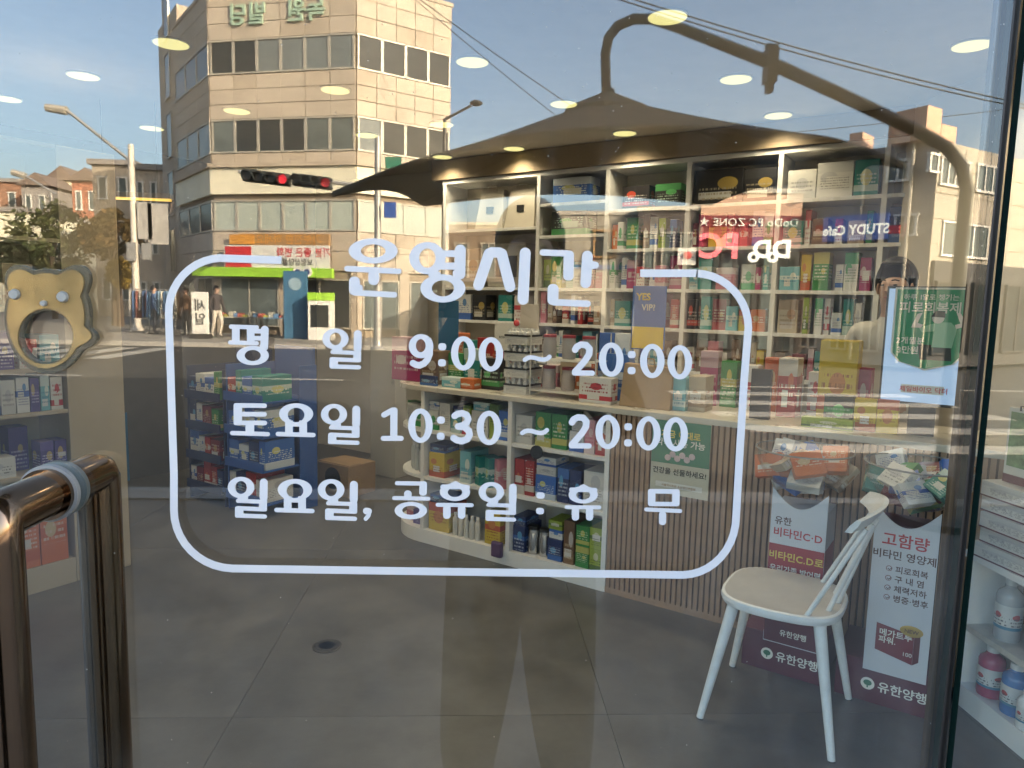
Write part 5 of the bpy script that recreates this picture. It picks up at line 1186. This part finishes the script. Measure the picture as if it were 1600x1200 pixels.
# local +y = front, -y = back
def sup(a, b, n, e=3.2): return [(a*abs(math.cos(t))**(2/e)*math.copysign(1, math.cos(t)), b*abs(math.sin(t))**(2/e)*math.copysign(1, math.sin(t))) for t in [2*math.pi*i/n for i in range(n)]]
o1 = sup(.215, .21, 40); vs = []; fs = []; lay = [(.425, .90), (.432, .97), (.448, 1.0), (.460, .985), (.463, .94)]
for z, k in lay: vs += [(x*k*(1-.06*(y < 0)*abs(y)/.2), y*k, z) for x, y in o1]
n = 40
for l in range(len(lay)-1): fs += [(l*n+i, l*n+(i+1) % n, (l+1)*n+(i+1) % n, (l+1)*n+i) for i in range(n)]
fs += [tuple(reversed(range(n)))]
seat = fix(MB().add(vs, fs).build('seat', CHW, ch, smooth=True))
tp = [(x*.94*(1-.06*(y < 0)*abs(y)/.2), y*.94, .463) for x, y in o1]; mid_ = [(x*.6, y*.6, .456) for x, y, z in tp]
fix(MB().add(tp+mid_+[(0, 0, .454)], [(i, (i+1) % n, n+(i+1) % n, n+i) for i in range(n)]+[(n+i, n+(i+1) % n, 2*n) for i in range(n)]).build('seat_top', CHS, ch, smooth=True))
for sx in (-1, 1):
    for sy in (-1, 1):
        a = (sx*.145, sy*.145, .428); b_ = (sx*.225, sy*.222, .004)
        MB().tube([b_, tuple(Vector(b_)*.5+Vector(a)*.5), a], [.0125, .017, .021], 14).build('leg', CHW, ch, smooth=True)
        MB().tube([(b_[0], b_[1], 0), (b_[0]-.0008*sx, b_[1]-.0008*sy, .0045)], .013, 12).build('foot', PKM, ch)
for k in range(5):
    x = (k-2)/2; MB().tube([(x*.175, -.105-.075*(1-x*x), .458), (x*.150, -.280+.018*x*x, .785)], [.0085, .0085], 10).build('spindle', CHW, ch, smooth=True)
vs = []; m_ = 24
for i in range(m_+1):
    x = -1+2*i/m_; cx_, cy_, cz = x*.215, -.285+.055*x*x, .805+.012*(1-x*x); hh_ = .030*(1-.25*x*x); 
    for dy, dz in ((-.010, -hh_), (.010, -hh_), (.012, 0), (.008, hh_), (-.008, hh_), (-.012, 0)): vs.append((cx_, cy_+dy-.02*(dz/.03), cz+dz))
fs = [(i*6+k, i*6+(k+1) % 6, (i+1)*6+(k+1) % 6, (i+1)*6+k) for i in range(m_) for k in range(6)]+[tuple(range(6)), tuple(reversed(range(m_*6, m_*6+6)))]
fix(MB().add(vs, fs).build('top_rail', CHW, ch, smooth=True, bevel=0))

# --- two promotional stands with clear bowls
BURG = mat('burgundy_board', (.085, .012, .03), .45, var=.05); PAPR = mat('print_white', (.56, .58, .62), .45); CLEAR = glass_mat('clear_plastic', 1.35, (.96, .965, .965))
PRED = mat('print_red', (.42, .03, .04), .5); PBRN = mat('print_brown', (.09, .04, .035), .5); PYEL = mat('print_yellow', (.7, .55, .1), .5)
TREEG = mat('print_tree_green', (.02, .16, .09), .5)
def tree_mark(parent, x, z, r):
    e = part_root('tree_emblem', parent, (x, -.0012, z))
    MB().tube([(0, 0, 0), (0, -.0008, 0)], r, 24).build('disc', WLET, e); MB().ball((0, -.0015, r*.15), (r*.62, .0006, r*.48), 12).build('crown', TREEG, e); MB().box((-r*.10, -.0018, -r*.65), (r*.10, -.0010, -r*.1)).build('trunk', TREEG, e)
def stand(label, s, t0, t1, pw0, pw1):
    d = thing('promo_stand', label, 'display stand', ST(s, (t0+t1)/2), ROOM, 'promotional stands'); w = (t1-t0)/2
    MB().box((-w, 0, 0), (w, .30, .165)).build('base', BURG, d, bevel=.003); MB().box((pw0+.01, .05, .1655), (pw1-.01, .22, .695)).build('column', BURG, d)
    tree_mark(d, -w*.36, .075, .024); text('유한양행', (-w*.36+.034, -.0015, .058), FN, .045, WLET, d, bold=.035)
    n = 16; pts = [(pw0, .135), (pw1, .135)]+[(pw1-(pw1-pw0)*i/n, .78-.075*math.sin(math.pi*i/n)) for i in range(n+1)]
    m = len(pts); vs = [(x, -.012, z) for x, z in pts]+[(x, -.006, z) for x, z in pts]
    fix(MB().add(vs, [tuple(range(m)), tuple(reversed(range(m, 2*m)))]+[(i, (i+1) % m, m+(i+1) % m, m+i) for i in range(m)]).build('front_card', PAPR, d))
    return d, w
d1, w1 = stand('burgundy stand 비타민C·D with orange packets in its bowl, behind the chair', 2.345, -.33, -.01, -.075, .135)
x0, x1 = -.075, .135; fz = -.0135
MB().box((x0+.002, -.005, .1655), (x1-.002, .19, .70)).build('box_body', PAPR, d1); MB().box((x1-.0015, -.0045, .18), (x1-.0008, .188, .55)).build('red_side', mat('card_red', (.30, .03, .045), .5), d1)
text('유한', (x0+.015, fz, .635), FN, .036, PBRN, d1, bold=.0); text('비타민C·D', (x0+.012, fz, .585), FN, .041, PRED, d1, bold=.035)
MB().box((x0+.0005, fz, .18), (x1-.0005, fz+.0012, .55)).build('red_field', mat('card_red', (.30, .03, .045), .5), d1)
text('비타민C.D로', ((x0+x1)/2, fz-.001, .49), FN, .038, PYEL, d1, bold=.03, align='CENTER'); text('우리가족 방어력', ((x0+x1)/2, fz-.001, .44), FN, .029, WLET, d1, bold=.03, align='CENTER')
MB().box((-.06, -.07, .166), (.14, -.014, .26)).build('small_carton', BURG, d1); text('유한양행', (0, -.0715, .2), FN, .028, WLET, d1, bold=.02)
d2, w2 = stand('burgundy stand 고함량 비타민 영양제 with blue packets in its bowl, beside the chair', 2.335, .035, .395, -.085, .125)
x0, x1 = -.085, .125; xc = (x0+x1)/2
text('고함량', (xc, fz, .635), FN, .056, PRED, d2, bold=.03, align='CENTER'); text('비타민 영양제', (xc, fz, .585), FN, .036, PBRN, d2, bold=.025, align='CENTER')
for k, s_ in enumerate(('피로회복', '구 내 염', '체력저하', '병중·병후')):
    z = .535-.037*k; text(s_, (xc-.025, fz, z), FN, .029, PBRN, d2, bold=.012)
    rg = MB(); rg.tube([(xc-.045, fz, z+.011), (xc-.045, fz-.0006, z+.011)], .0105, 16).build('check_mark', mat('print_check', (.25, .1, .1), .5), d2); MB().tube([(xc-.045, fz-.0007, z+.011), (xc-.045, fz-.0012, z+.011)], .008, 16).build('check_mark', PAPR, d2)
    text('✓', (xc-.052, fz-.0015, z+.003), FN, .022, PBRN, d2, bold=0)
bx = part_root('printed_box', d2, (xc, fz, .225))
def quad(pts, y, m, nm): return fix(MB().add([(x, y, z) for x, z in pts]+[(x, y+.0006, z) for x, z in pts], [(0, 1, 2, 3), (7, 6, 5, 4), (0, 1, 5, 4), (1, 2, 6, 5), (2, 3, 7, 6), (3, 0, 4, 7)]).build(nm, m, bx))
quad([(-.07, .0), (.055, -.028), (.055, .085), (-.07, .105)], -.0004, mat('box_red', (.16, .012, .025), .5), 'box_front'); quad([(.0555, -.028), (.075, -.012), (.075, .092), (.0555, .085)], -.0004, mat('box_dark_red', (.09, .01, .018), .5), 'box_side')
text('메가트루', (-.06, -.0015, .062), FN, .03, WLET, bx, bold=.012); text('파워.', (-.06, -.0015, .035), FN, .028, WLET, bx, bold=.012); text('100', (.02, -.0015, .0), FN, .022, WLET, bx, bold=.0)
MB().ball((.045, -.002, .10), (.038, .0012, .021), 20).build('gold_badge', mat('badge_gold', (.42, .28, .06), .4, .3), bx); text('NEW', (.045, -.0045, .093), FN, .02, PBRN, bx, bold=.02, align='CENTER')
def bowl(label, t, s, r, keys, seed):
    b_ = thing('clear_bowl', label, 'bowl', ST(s, t, .755), 0, 'clear plastic bowls'); pr = []
    for i in range(13): a = R(90*i/12); pr.append((max(.02, r*math.sin(a)), .175*(1-math.cos(a))))
    seg = 36; vs = []; fs = []
    for rr, z in pr+[(rr*.975, z+.003) for rr, z in reversed(pr)]:
        for k in range(seg): vs.append((rr*math.cos(2*math.pi*k/seg), rr*math.sin(2*math.pi*k/seg), z))
    m = 2*len(pr)
    for i in range(m-1):
        for k in range(seg): fs.append((i*seg+k, i*seg+(k+1) % seg, (i+1)*seg+(k+1) % seg, (i+1)*seg+k))
    fix(MB().add(vs, fs).build('shell', CLEAR, b_, smooth=True))
    MB().tube([(r*math.cos(2*math.pi*k/36), r*math.sin(2*math.pi*k/36), .175) for k in range(37)], .0035, 6, mat('clear_rim', (.25, .25, .24), .2)).build('rim', None, b_, smooth=True)
    rnd = random.Random(seed)
    for k in range(20):
        a = k*2.4; q = r*.70*math.sqrt((k % 10+.5)/10); z = .755+.004+.052*(k//10)+rnd.uniform(0, .015)+.075*(q/r)**2
        c = carton(ST(s, t, z)+Vector((q*math.cos(a), q*math.sin(a), 0)), rnd.uniform(.09, .13), .035, rnd.uniform(.085, .12), keys[k % len(keys)], rnd.randrange(4), '%s sachet pack in the bowl %s, %s of its pile' % (INKS[keys[k % len(keys)]][0], 'of orange packets' if keys[0] == 'orange' else 'of blue packets', (ORD+['thirteenth', 'fourteenth', 'fifteenth', 'sixteenth', 'seventeenth', 'eighteenth', 'nineteenth', 'twentieth', 'topmost', 'last'])[k]), rnd.uniform(-.8, .3), 'packets in the clear bowls', 'sachet_pack', 'packet')
        c.rotation_euler = (rnd.uniform(-1.1, -.3), rnd.uniform(-.4, .4), ROOM+rnd.uniform(-.9, .9))
bowl('clear plastic bowl of orange and white packets above the vitamin stand', -.155, 2.43, .185, ['orange', 'white_plain', 'white_blue', 'orange', 'blue', 'beige'], 21)
bowl('clear plastic bowl of blue and green packets above the high-dose stand', .255, 2.43, .19, ['blue', 'white_blue', 'green', 'teal', 'maroon', 'white_plain'], 22)

# --- white shelf with bottles beyond the side pane (faces across the doorway)
FX = R(-90)      # fronts look towards -x
rs = thing('bottle_shelf', 'white open shelf of plastic bottles seen through the side pane', 'shelf', (1.87, 0, 0))
MB().box((0, .25, 0), (.36, 1.78, .085)).build('plinth', MELA, rs); MB().box((.34, .25, .0855), (.36, 1.78, .60)).build('back_panel', MELA, rs)
MB().box((0, 1.76, .0855), (.339, 1.78, .579)).build('end_panel', MELA, rs)
MB().box((.002, .25, .30), (.339, 1.759, .322)).build('shelf_board', mat('worn_white_board', (.55, .52, .46), .5, var=.15, vscale=20), rs); MB().box((-.01, .25, .58), (.36, 1.79, .605)).build('top_board', MELA, rs)
def liquid(k, c): return mat(k, c, .12, spec=.6)
for k, (x, y, r, h, m, lb) in enumerate(((1.93, 1.68, .044, .19, liquid('pink_liquid', (.36, .06, .12)), 'pink liquid bottle nearest the shelf end'), (2.03, 1.60, .044, .19, liquid('crimson_liquid', (.24, .03, .06)), 'crimson bottle behind the pink one'), (1.93, 1.56, .044, .185, liquid('blue_liquid', (.05, .17, .40)), 'blue liquid bottle in the lower row'),
      (1.90, 1.47, .028, .135, WCAP, 'small white bottle with blue label before the blue one'), (1.905, 1.39, .029, .135, WCAP, 'small white bottle with green label'), (2.03, 1.48, .044, .19, liquid('crimson_liquid', (.24, .03, .06)), 'second crimson bottle in the rear row'), (1.90, 1.31, .03, .13, liquid('red_liquid', (.4, .03, .03)), 'small red bottle at the picture edge'))):
    tub((x, y, .0855), r, h, m, WCAP, lb, 'bottle', 'bottle', 'bottles on the lower shelf', .5, .5, WLAB)
for k, (x, y, m, lb) in enumerate(((1.94, 1.64, liquid('clear_liquid', (.40, .42, .42)), 'clear bottle with white label on the middle shelf'), (1.95, 1.50, liquid('blue_liquid', (.05, .17, .40)), 'blue liquid pump bottle on the middle shelf'), (2.05, 1.56, liquid('clear_liquid', (.40, .42, .42)), 'clear bottle behind the blue pump bottle'))):
    tub((x, y, .3225), .043, .23, m, mat('clear_cap', (.5, .52, .52), .3), lb, 'bottle', 'bottle', 'bottles on the middle shelf', .45, .42, WLAB)
for k in range(5):
    c = carton((1.87+.012*(k % 2), 1.52-.008*(k % 3), .6055+.0575*k), .42, .2, .0565, 'white_plain' if k != 9 else 'maroon', 1, 'flat white box with burgundy edge, %s from the bottom of its stack' % ORD[k], FX+.10, 'stacked flat white boxes', 'flat_box')
    MB().box((-.5, -.503, 0), (.5, -.5005, .10)).build('burgundy_edge', BURG, c)
cal = thing('desk_calendar', 'green landscape desk calendar on top of the white boxes', 'calendar', (1.93, 1.50, .8935), FX+.1)
MB().box((-.2, 0, .0), (.2, .006, .27)).build('page', mat('calendar_paper', (.55, .56, .50), .5), cal); MB().box((-.19, -.0015, .06), (.19, -.0004, .255)).build('picture', mat('calendar_green', (.12, .24, .10), .5, var=.6, vscale=18), cal); MB().box((-.2, -.0015, .0), (.2, -.0004, .03)).build('red_foot', BURG, cal)
for k in range(3): MB().tube([(-.15+.15*k, -.004, .262), (-.15+.15*k, -.004, .278), (-.15+.15*k, .01, .278), (-.15+.15*k, .01, .262)], .003, 6).build('ring', PKM, cal)
# ------------------------------------------------------------------ people
SKIN = mat('skin', (.42, .26, .19), .5); HAIR = mat('black_hair', (.012, .010, .009), .45)
def person(label, loc, rz, scale, J, colour, extra=None, hair=True, category='person', group=None, face=False):
    """one continuous body grown from a jointed skeleton; colour(p) names the cloth or skin at a place"""
    base = dict(pelvis=(0, 0, .95, .125, .10), belly=(0, 0, 1.10, .125, .09), chest=(0, 0, 1.29, .15, .105), neck0=(0, 0, 1.44, .065, .06), neck=(0, -.01, 1.50, .052, .055), head=(0, -.02, 1.575, .072, .088), crown=(0, -.012, 1.665, .066, .08))
    for s, n_ in ((-1, 'l'), (1, 'r')):
        base.update({n_+'sh': (s*.165, 0, 1.40, .062, .062), n_+'el': (s*.235, .02, 1.13, .045, .045), n_+'wr': (s*.25, -.07, .90, .030, .032), n_+'ha': (s*.25, -.10, .82, .036, .020), n_+'hi': (s*.085, 0, .90, .088, .088), n_+'kn': (s*.10, -.02, .50, .062, .065), n_+'an': (s*.105, .02, .10, .042, .045), n_+'to': (s*.12, -.13, .045, .040, .034)})
    base.update(J)
    ed = [('pelvis', 'belly'), ('belly', 'chest'), ('chest', 'neck0'), ('neck0', 'neck'), ('neck', 'head'), ('head', 'crown')]
    for n_ in 'lr': ed += [('chest', n_+'sh'), (n_+'sh', n_+'el'), (n_+'el', n_+'wr'), (n_+'wr', n_+'ha'), ('pelvis', n_+'hi'), (n_+'hi', n_+'kn'), (n_+'kn', n_+'an'), (n_+'an', n_+'to')]
    for a, chain in (extra or []):
        prev = a
        for i, q in enumerate(chain): nm = a+'_x%d_%d' % (len(ed), i); base[nm] = q; ed.append((prev, nm)); prev = nm
    names = list(base); me = bpy.data.meshes.new('sk'); me.from_pydata([base[k][:3] for k in names], [(names.index(a), names.index(b)) for a, b in ed], [])
    ob = bpy.data.objects.new('sk', me); sk = ob.modifiers.new('skin', 'SKIN'); sk.use_smooth_shade = True
    for i, k in enumerate(names):
        v = me.skin_vertices[0].data[i]; v.radius = (base[k][3], base[k][4]); v.use_root = (k == 'pelvis')
    ss = ob.modifiers.new('sub', 'SUBSURF'); ss.levels = 2; ss.render_levels = 2
    body = bake(ob)
    ms = []; idx = []
    for p in body.polygons:
        c = Vector((0, 0, 0))
        for vi in p.vertices: c += body.vertices[vi].co
        m = colour(c/len(p.vertices))
        if m not in ms: ms.append(m)
        idx.append(ms.index(m))
    body.materials.clear()
    for m in ms: body.materials.append(m)
    body.polygons.foreach_set('material_index', idx); body.polygons.foreach_set('use_smooth', [True]*len(idx))
    t = thing('person', label, category, loc, rz, group); t.scale = (scale,)*3
    link('body', body, t)
    h = base['head']; c = base['crown']; hc = Vector(((h[0]+c[0])/2, (h[1]+c[1])/2, (h[2]+c[2])/2))
    if hair:
        mb = MB(); n, m_ = 20, 10; vs = []; fs = []
        for i in range(m_+1):
            th = math.pi*.62*i/m_
            for k in range(n):
                a = 2*math.pi*k/n; fr_ = math.sin(a) < -.3; lim = .40 if fr_ else 1.0; tt = th*(lim if fr_ else 1)
                vs.append((hc.x+.086*math.sin(tt)*math.cos(a)*1.0, hc.y+.012+.103*math.sin(tt)*math.sin(a), hc.z+.015+.112*math.cos(tt)))
        for i in range(m_):
            for k in range(n): fs.append((i*n+k, i*n+(k+1) % n, (i+1)*n+(k+1) % n, (i+1)*n+k))
        o = MB().add(vs, fs).build('hair', HAIR, t, smooth=True); md = o.modifiers.new('thick', 'SOLIDIFY'); md.thickness = .012; md.offset = 1
    if face:
        EYE = mat('eye_dark', (.02, .015, .012), .3); LIP = mat('lips', (.34, .13, .11), .5); fy = hc.y-.083
        for s in (-1, 1):
            MB().ball((s*.030, fy+.008, hc.z-.004), (.011, .006, .005), 10, EYE).build('eye', None, t, smooth=True); MB().tube([(s*.045, fy+.016, hc.z+.016), (s*.030, fy+.006, hc.z+.021), (s*.014, fy+.004, hc.z+.018)], .0035, 6, HAIR).build('eyebrow', None, t)
            MB().ball((s*.078, hc.y+.01, hc.z-.02), (.010, .02, .03), 10, SKIN).build('ear', None, t, smooth=True)
        MB().tube([(0, fy+.006, hc.z+.0), (0, fy-.012, hc.z-.034), (0, fy+.006, hc.z-.042)], [.006, .011, .008], 8, SKIN).build('nose', None, t, smooth=True); MB().ball((0, fy+.014, hc.z-.064), (.022, .008, .006), 10, LIP).build('mouth', None, t, smooth=True)
    return t
def cloth(top, legs, shoe, zt, neck=1.47, wrist=None, long_sleeve=True):
    def f(p):
        if p.z < .085: return shoe
        if p.z < zt and abs(p.x) < .21: return legs
        if p.z > neck: return SKIN
        if wrist and wrist(p): return SKIN
        return top
    return f
# the photographer: stands before the door, phone held up in both hands
DKC = mat('dark_coat', (.018, .016, .015), .85, var=.2, vscale=8); DKT = mat('dark_trousers', (.022, .020, .018), .85, var=.15, vscale=8); SHOE = mat('black_shoe', (.02, .02, .02), .4)
px_, py_ = .145, -1.27          # where they stand
ph_ = Vector((0.0, -.742, 1.5))  # the phone, just behind the lens
def rl(x, y, z): return (-(x-px_), -(y-py_), z)      # street -> their own frame (they face +y, so turned half round)
Jp = dict(pelvis=(0, 0, .95, .20, .14), belly=(0, 0, 1.10, .175, .13), chest=(0, .0, 1.29, .185, .13), neck0=(0, -.01, 1.46, .07, .065), neck=(0, -.02, 1.53, .055, .058), head=(0.0, -.04, 1.60, .074, .09), crown=(0.0, -.03, 1.69, .068, .082))
ex = []
for s, n_ in ((-1, 'l'), (1, 'r')):
    hx_ = rl(ph_.x-s*.088, ph_.y-.012, 1.492); wr = (hx_[0]-s*-.03, hx_[1]+.085, hx_[2]-.05)
    Jp.update({n_+'sh': (s*.185, -.01, 1.41, .08, .08), n_+'el': (s*.27, -.14, 1.17, .062, .062), n_+'wr': wr+(.034, .034), n_+'ha': (hx_[0]+s*.012, hx_[1]+.030, hx_[2]-.02, .030, .022),
               n_+'hi': (s*.10, 0, .90, .135, .125), n_+'kn': (s*.112, 0, .52, .14, .125), n_+'an': (s*.150, .02, .12, .092, .095), n_+'to': (s*.135, -.14, .05, .045, .04)})
    for q, dz in enumerate((.032, .012, -.008, -.026)):     # fingers behind / in front of the phone, thumb beneath
        ln = (.9, 1.0, .95, .8)[q]
        ex.append((n_+'ha', [(hx_[0]+s*.020, hx_[1]+.004, hx_[2]+dz-.01, .0085, .0085), (hx_[0]+s*.008, hx_[1]-.012, hx_[2]+dz, .008, .008), (hx_[0]-s*.030*ln, hx_[1]-.014, hx_[2]+dz+.004, .007, .007)]))
    ex.append((n_+'ha', [(hx_[0]+s*.002, hx_[1]+.030, hx_[2]-.002, .010, .010), (hx_[0]-s*.03, hx_[1]+.022, hx_[2]+.012, .009, .009)]))
def pcol(p):
    if p.z < .09: return SHOE
    if p.z < .86 and abs(p.x) < .26: return DKT
    if p.z > 1.50 and p.y > -.2: return SKIN
    if p.y < -.40 and p.z > 1.43: return SKIN
    return DKC
person('photographer in dark coat holding a phone up, mirrored in the middle of the glass', (px_, py_, .0), math.pi, 1.0, Jp, pcol, ex, True, face=True)
ph = thing('phone', 'dark phone held up level before the photographer', 'phone', ph_)
MB().box((-.080, -.004, -.038), (.080, .004, .038)).build('body', PKM, ph, bevel=.003); MB().box((.042, .0041, .002), (.074, .0065, .034)).build('camera_plate', PKM, ph)
# the pharmacist behind the counter
COAT = mat('white_coat', (.52, .50, .45), .7, var=.05)
P = ST(3.42, .02)
person('person in a white coat behind the counter, face half hidden by the screen', (P.x, P.y, 0), ROOM-.25, 1.0, dict(lwr=(-.16, -.2, 1.05, .03, .03), lha=(-.10, -.26, 1.03, .036, .02), rwr=(.16, -.2, 1.05, .03, .03), rha=(.10, -.26, 1.03, .036, .02)), cloth(COAT, DKT, SHOE, .6, 1.46, lambda p: p.y < -.22 and p.z < 1.1), None, True, face=True)
# people across the street
def cc(n_, c): return mat(n_, c, .8)
def walker(label, px, dist, turn, top, legs, sc, J=None):
    b0 = street(px, 460, dist); person(label, (b0.x, b0.y, 0.0), turn, sc, J or {}, cloth(top, legs, SHOE, .92), None, True, group='people across the street')
walker('pedestrian in dark top and pale trousers before the corner shop', 338, 24, 2.2, cc('dark_shirt', (.05, .04, .04)), cc('pale_trousers', (.5, .45, .38)), 1.02, dict(lkn=(-.10, -.12, .52, .062, .065), lan=(-.105, .02, .12, .042, .045), rkn=(.1, .04, .5, .06, .06), ran=(.105, .16, .12, .042, .045), rto=(.12, .05, .05, .04, .034)))
walker('pedestrian in blue jacket by the clothes racks', 240, 25.5, 1.2, cc('blue_jacket', (.08, .14, .26)), cc('dark_jeans', (.03, .035, .05)), 1.0)
walker('pedestrian in brown coat beside the white board sign', 290, 24.6, 3.6, cc('brown_coat', (.16, .09, .05)), cc('grey_trousers', (.10, .09, .08)), .97)
# --- pavement goods before the tower
def at_ground(px, dist): b = street(px, 460, dist); return (b.x, b.y, 0)
sgn = thing('pavement_board_sign', 'tall white pavement board with two large black Korean letters', 'sign', at_ground(312, 23.6), math.pi)
MB().box((-.28, -.05, .15), (.28, .05, 1.55)).build('panel', WH, sgn, bevel=.04); MB().box((-.3, -.2, 0), (.3, .2, .149)).build('foot', DSTEEL, sgn)
for k, s_ in enumerate(('세', '일')): text(s_, (0, -.053, .95-.45*k), FN, .42, BLACK, sgn, bold=.04, align='CENTER')
for j, (px, d, cols) in enumerate(((226, 26.2, ((.45, .42, .38), (.08, .15, .3), (.3, .12, .1))), (252, 25.6, ((.1, .2, .36), (.2, .3, .4), (.5, .48, .42))), (275, 26.6, ((.1, .08, .07), (.3, .2, .12), (.06, .05, .05))))):
    rk = thing('clothes_rack', ('pale and navy clothes rack beside the lamp post', 'blue clothes rack in front of the tower corner', 'dark clothes rack nearest the tower')[j], 'clothes rack', at_ground(px, d), .3*j, 'clothes racks on the pavement')
    for x in (-.55, .55): MB().tube([(x, 0, 0), (x, 0, 1.6)], .02, 8).build('post', STEEL, rk); MB().tube([(x, -.25, .03), (x, .25, .03)], .02, 8).build('foot', STEEL, rk)
    MB().tube([(-.56, 0, 1.6), (.56, 0, 1.6)], .018, 8).build('rail', STEEL, rk)
    for k in range(9):
        x = -.48+.12*k; hh = random.uniform(.7, 1.05); c = cols[k % 3]
        fix(MB().hexa([(x-.03, -.2, 1.56-hh), (x+.03, -.2, 1.56-hh), (x+.03, .2, 1.56-hh), (x-.03, .2, 1.56-hh), (x-.012, -.16, 1.55), (x+.012, -.16, 1.55), (x+.012, .16, 1.55), (x-.012, .16, 1.55)]).build('garment', mat('cloth_%d_%d' % (j, k % 3), c, .85), rk))
vm = thing('vending_cabinet', 'white vending cabinet with green top before the corner shop', 'vending machine', at_ground(502, 24.2), math.pi)
MB().box((-.4, -.3, .0), (.4, .3, 1.35)).build('body', WH, vm, bevel=.02); MB().box((-.4, -.31, 1.352), (.4, .3, 1.62)).build('top_sign', LIME, vm); MB().box((-.3, -.312, .45), (.3, -.3015, 1.2)).build('window', DGLASS, vm)
pil = thing('blue_pillar_sign', 'tall blue pillar sign at the corner shop entrance', 'sign', at_ground(462, 24.6), math.pi); MB().box((-.4, -.1, 0), (.4, .1, 2.35)).build('panel', mat('pillar_blue', (.05, .14, .24), .5), pil, bevel=.01); MB().tube([(0, -.101, 1.9), (0, -.106, 1.9)], .22, 20).build('round_mark', mat('pillar_pale', (.25, .35, .42), .5), pil)
for k, (px, key) in enumerate(((362, (.32, .3, .26)), (392, (.12, .12, .12)), (424, (.1, .2, .32)))):
    bx_ = thing('goods_table', ('grey goods table nearest the pedestrian in dark top', 'black goods table in the middle of the shop front', 'blue goods table nearest the pillar sign')[k], 'table', at_ground(px, 24.8), math.pi, 'goods tables before the shop')
    MB().box((-.5, -.3, .68), (.5, .3, .72)).build('table_top', mat('goods_%d' % k, key, .6), bx_)
    for sx in (-1, 1):
        for sy in (-1, 1): MB().box((sx*.46-.02, sy*.26-.02, 0), (sx*.46+.02, sy*.26+.02, .679)).build('leg', DSTEEL, bx_)
    for q in range(5): MB().box((-.45+.18*q, -.2, .7205), (-.3+.18*q, .15, .8+.05*(q % 3))).build('goods', mat('goodsitem_%d' % (q % 4), ((.4, .1, .08), (.1, .2, .35), (.4, .38, .32), (.3, .28, .05))[q % 4], .6), bx_)
bpy.data.objects.remove(_fob); bpy.data.scenes.remove(_tmp)
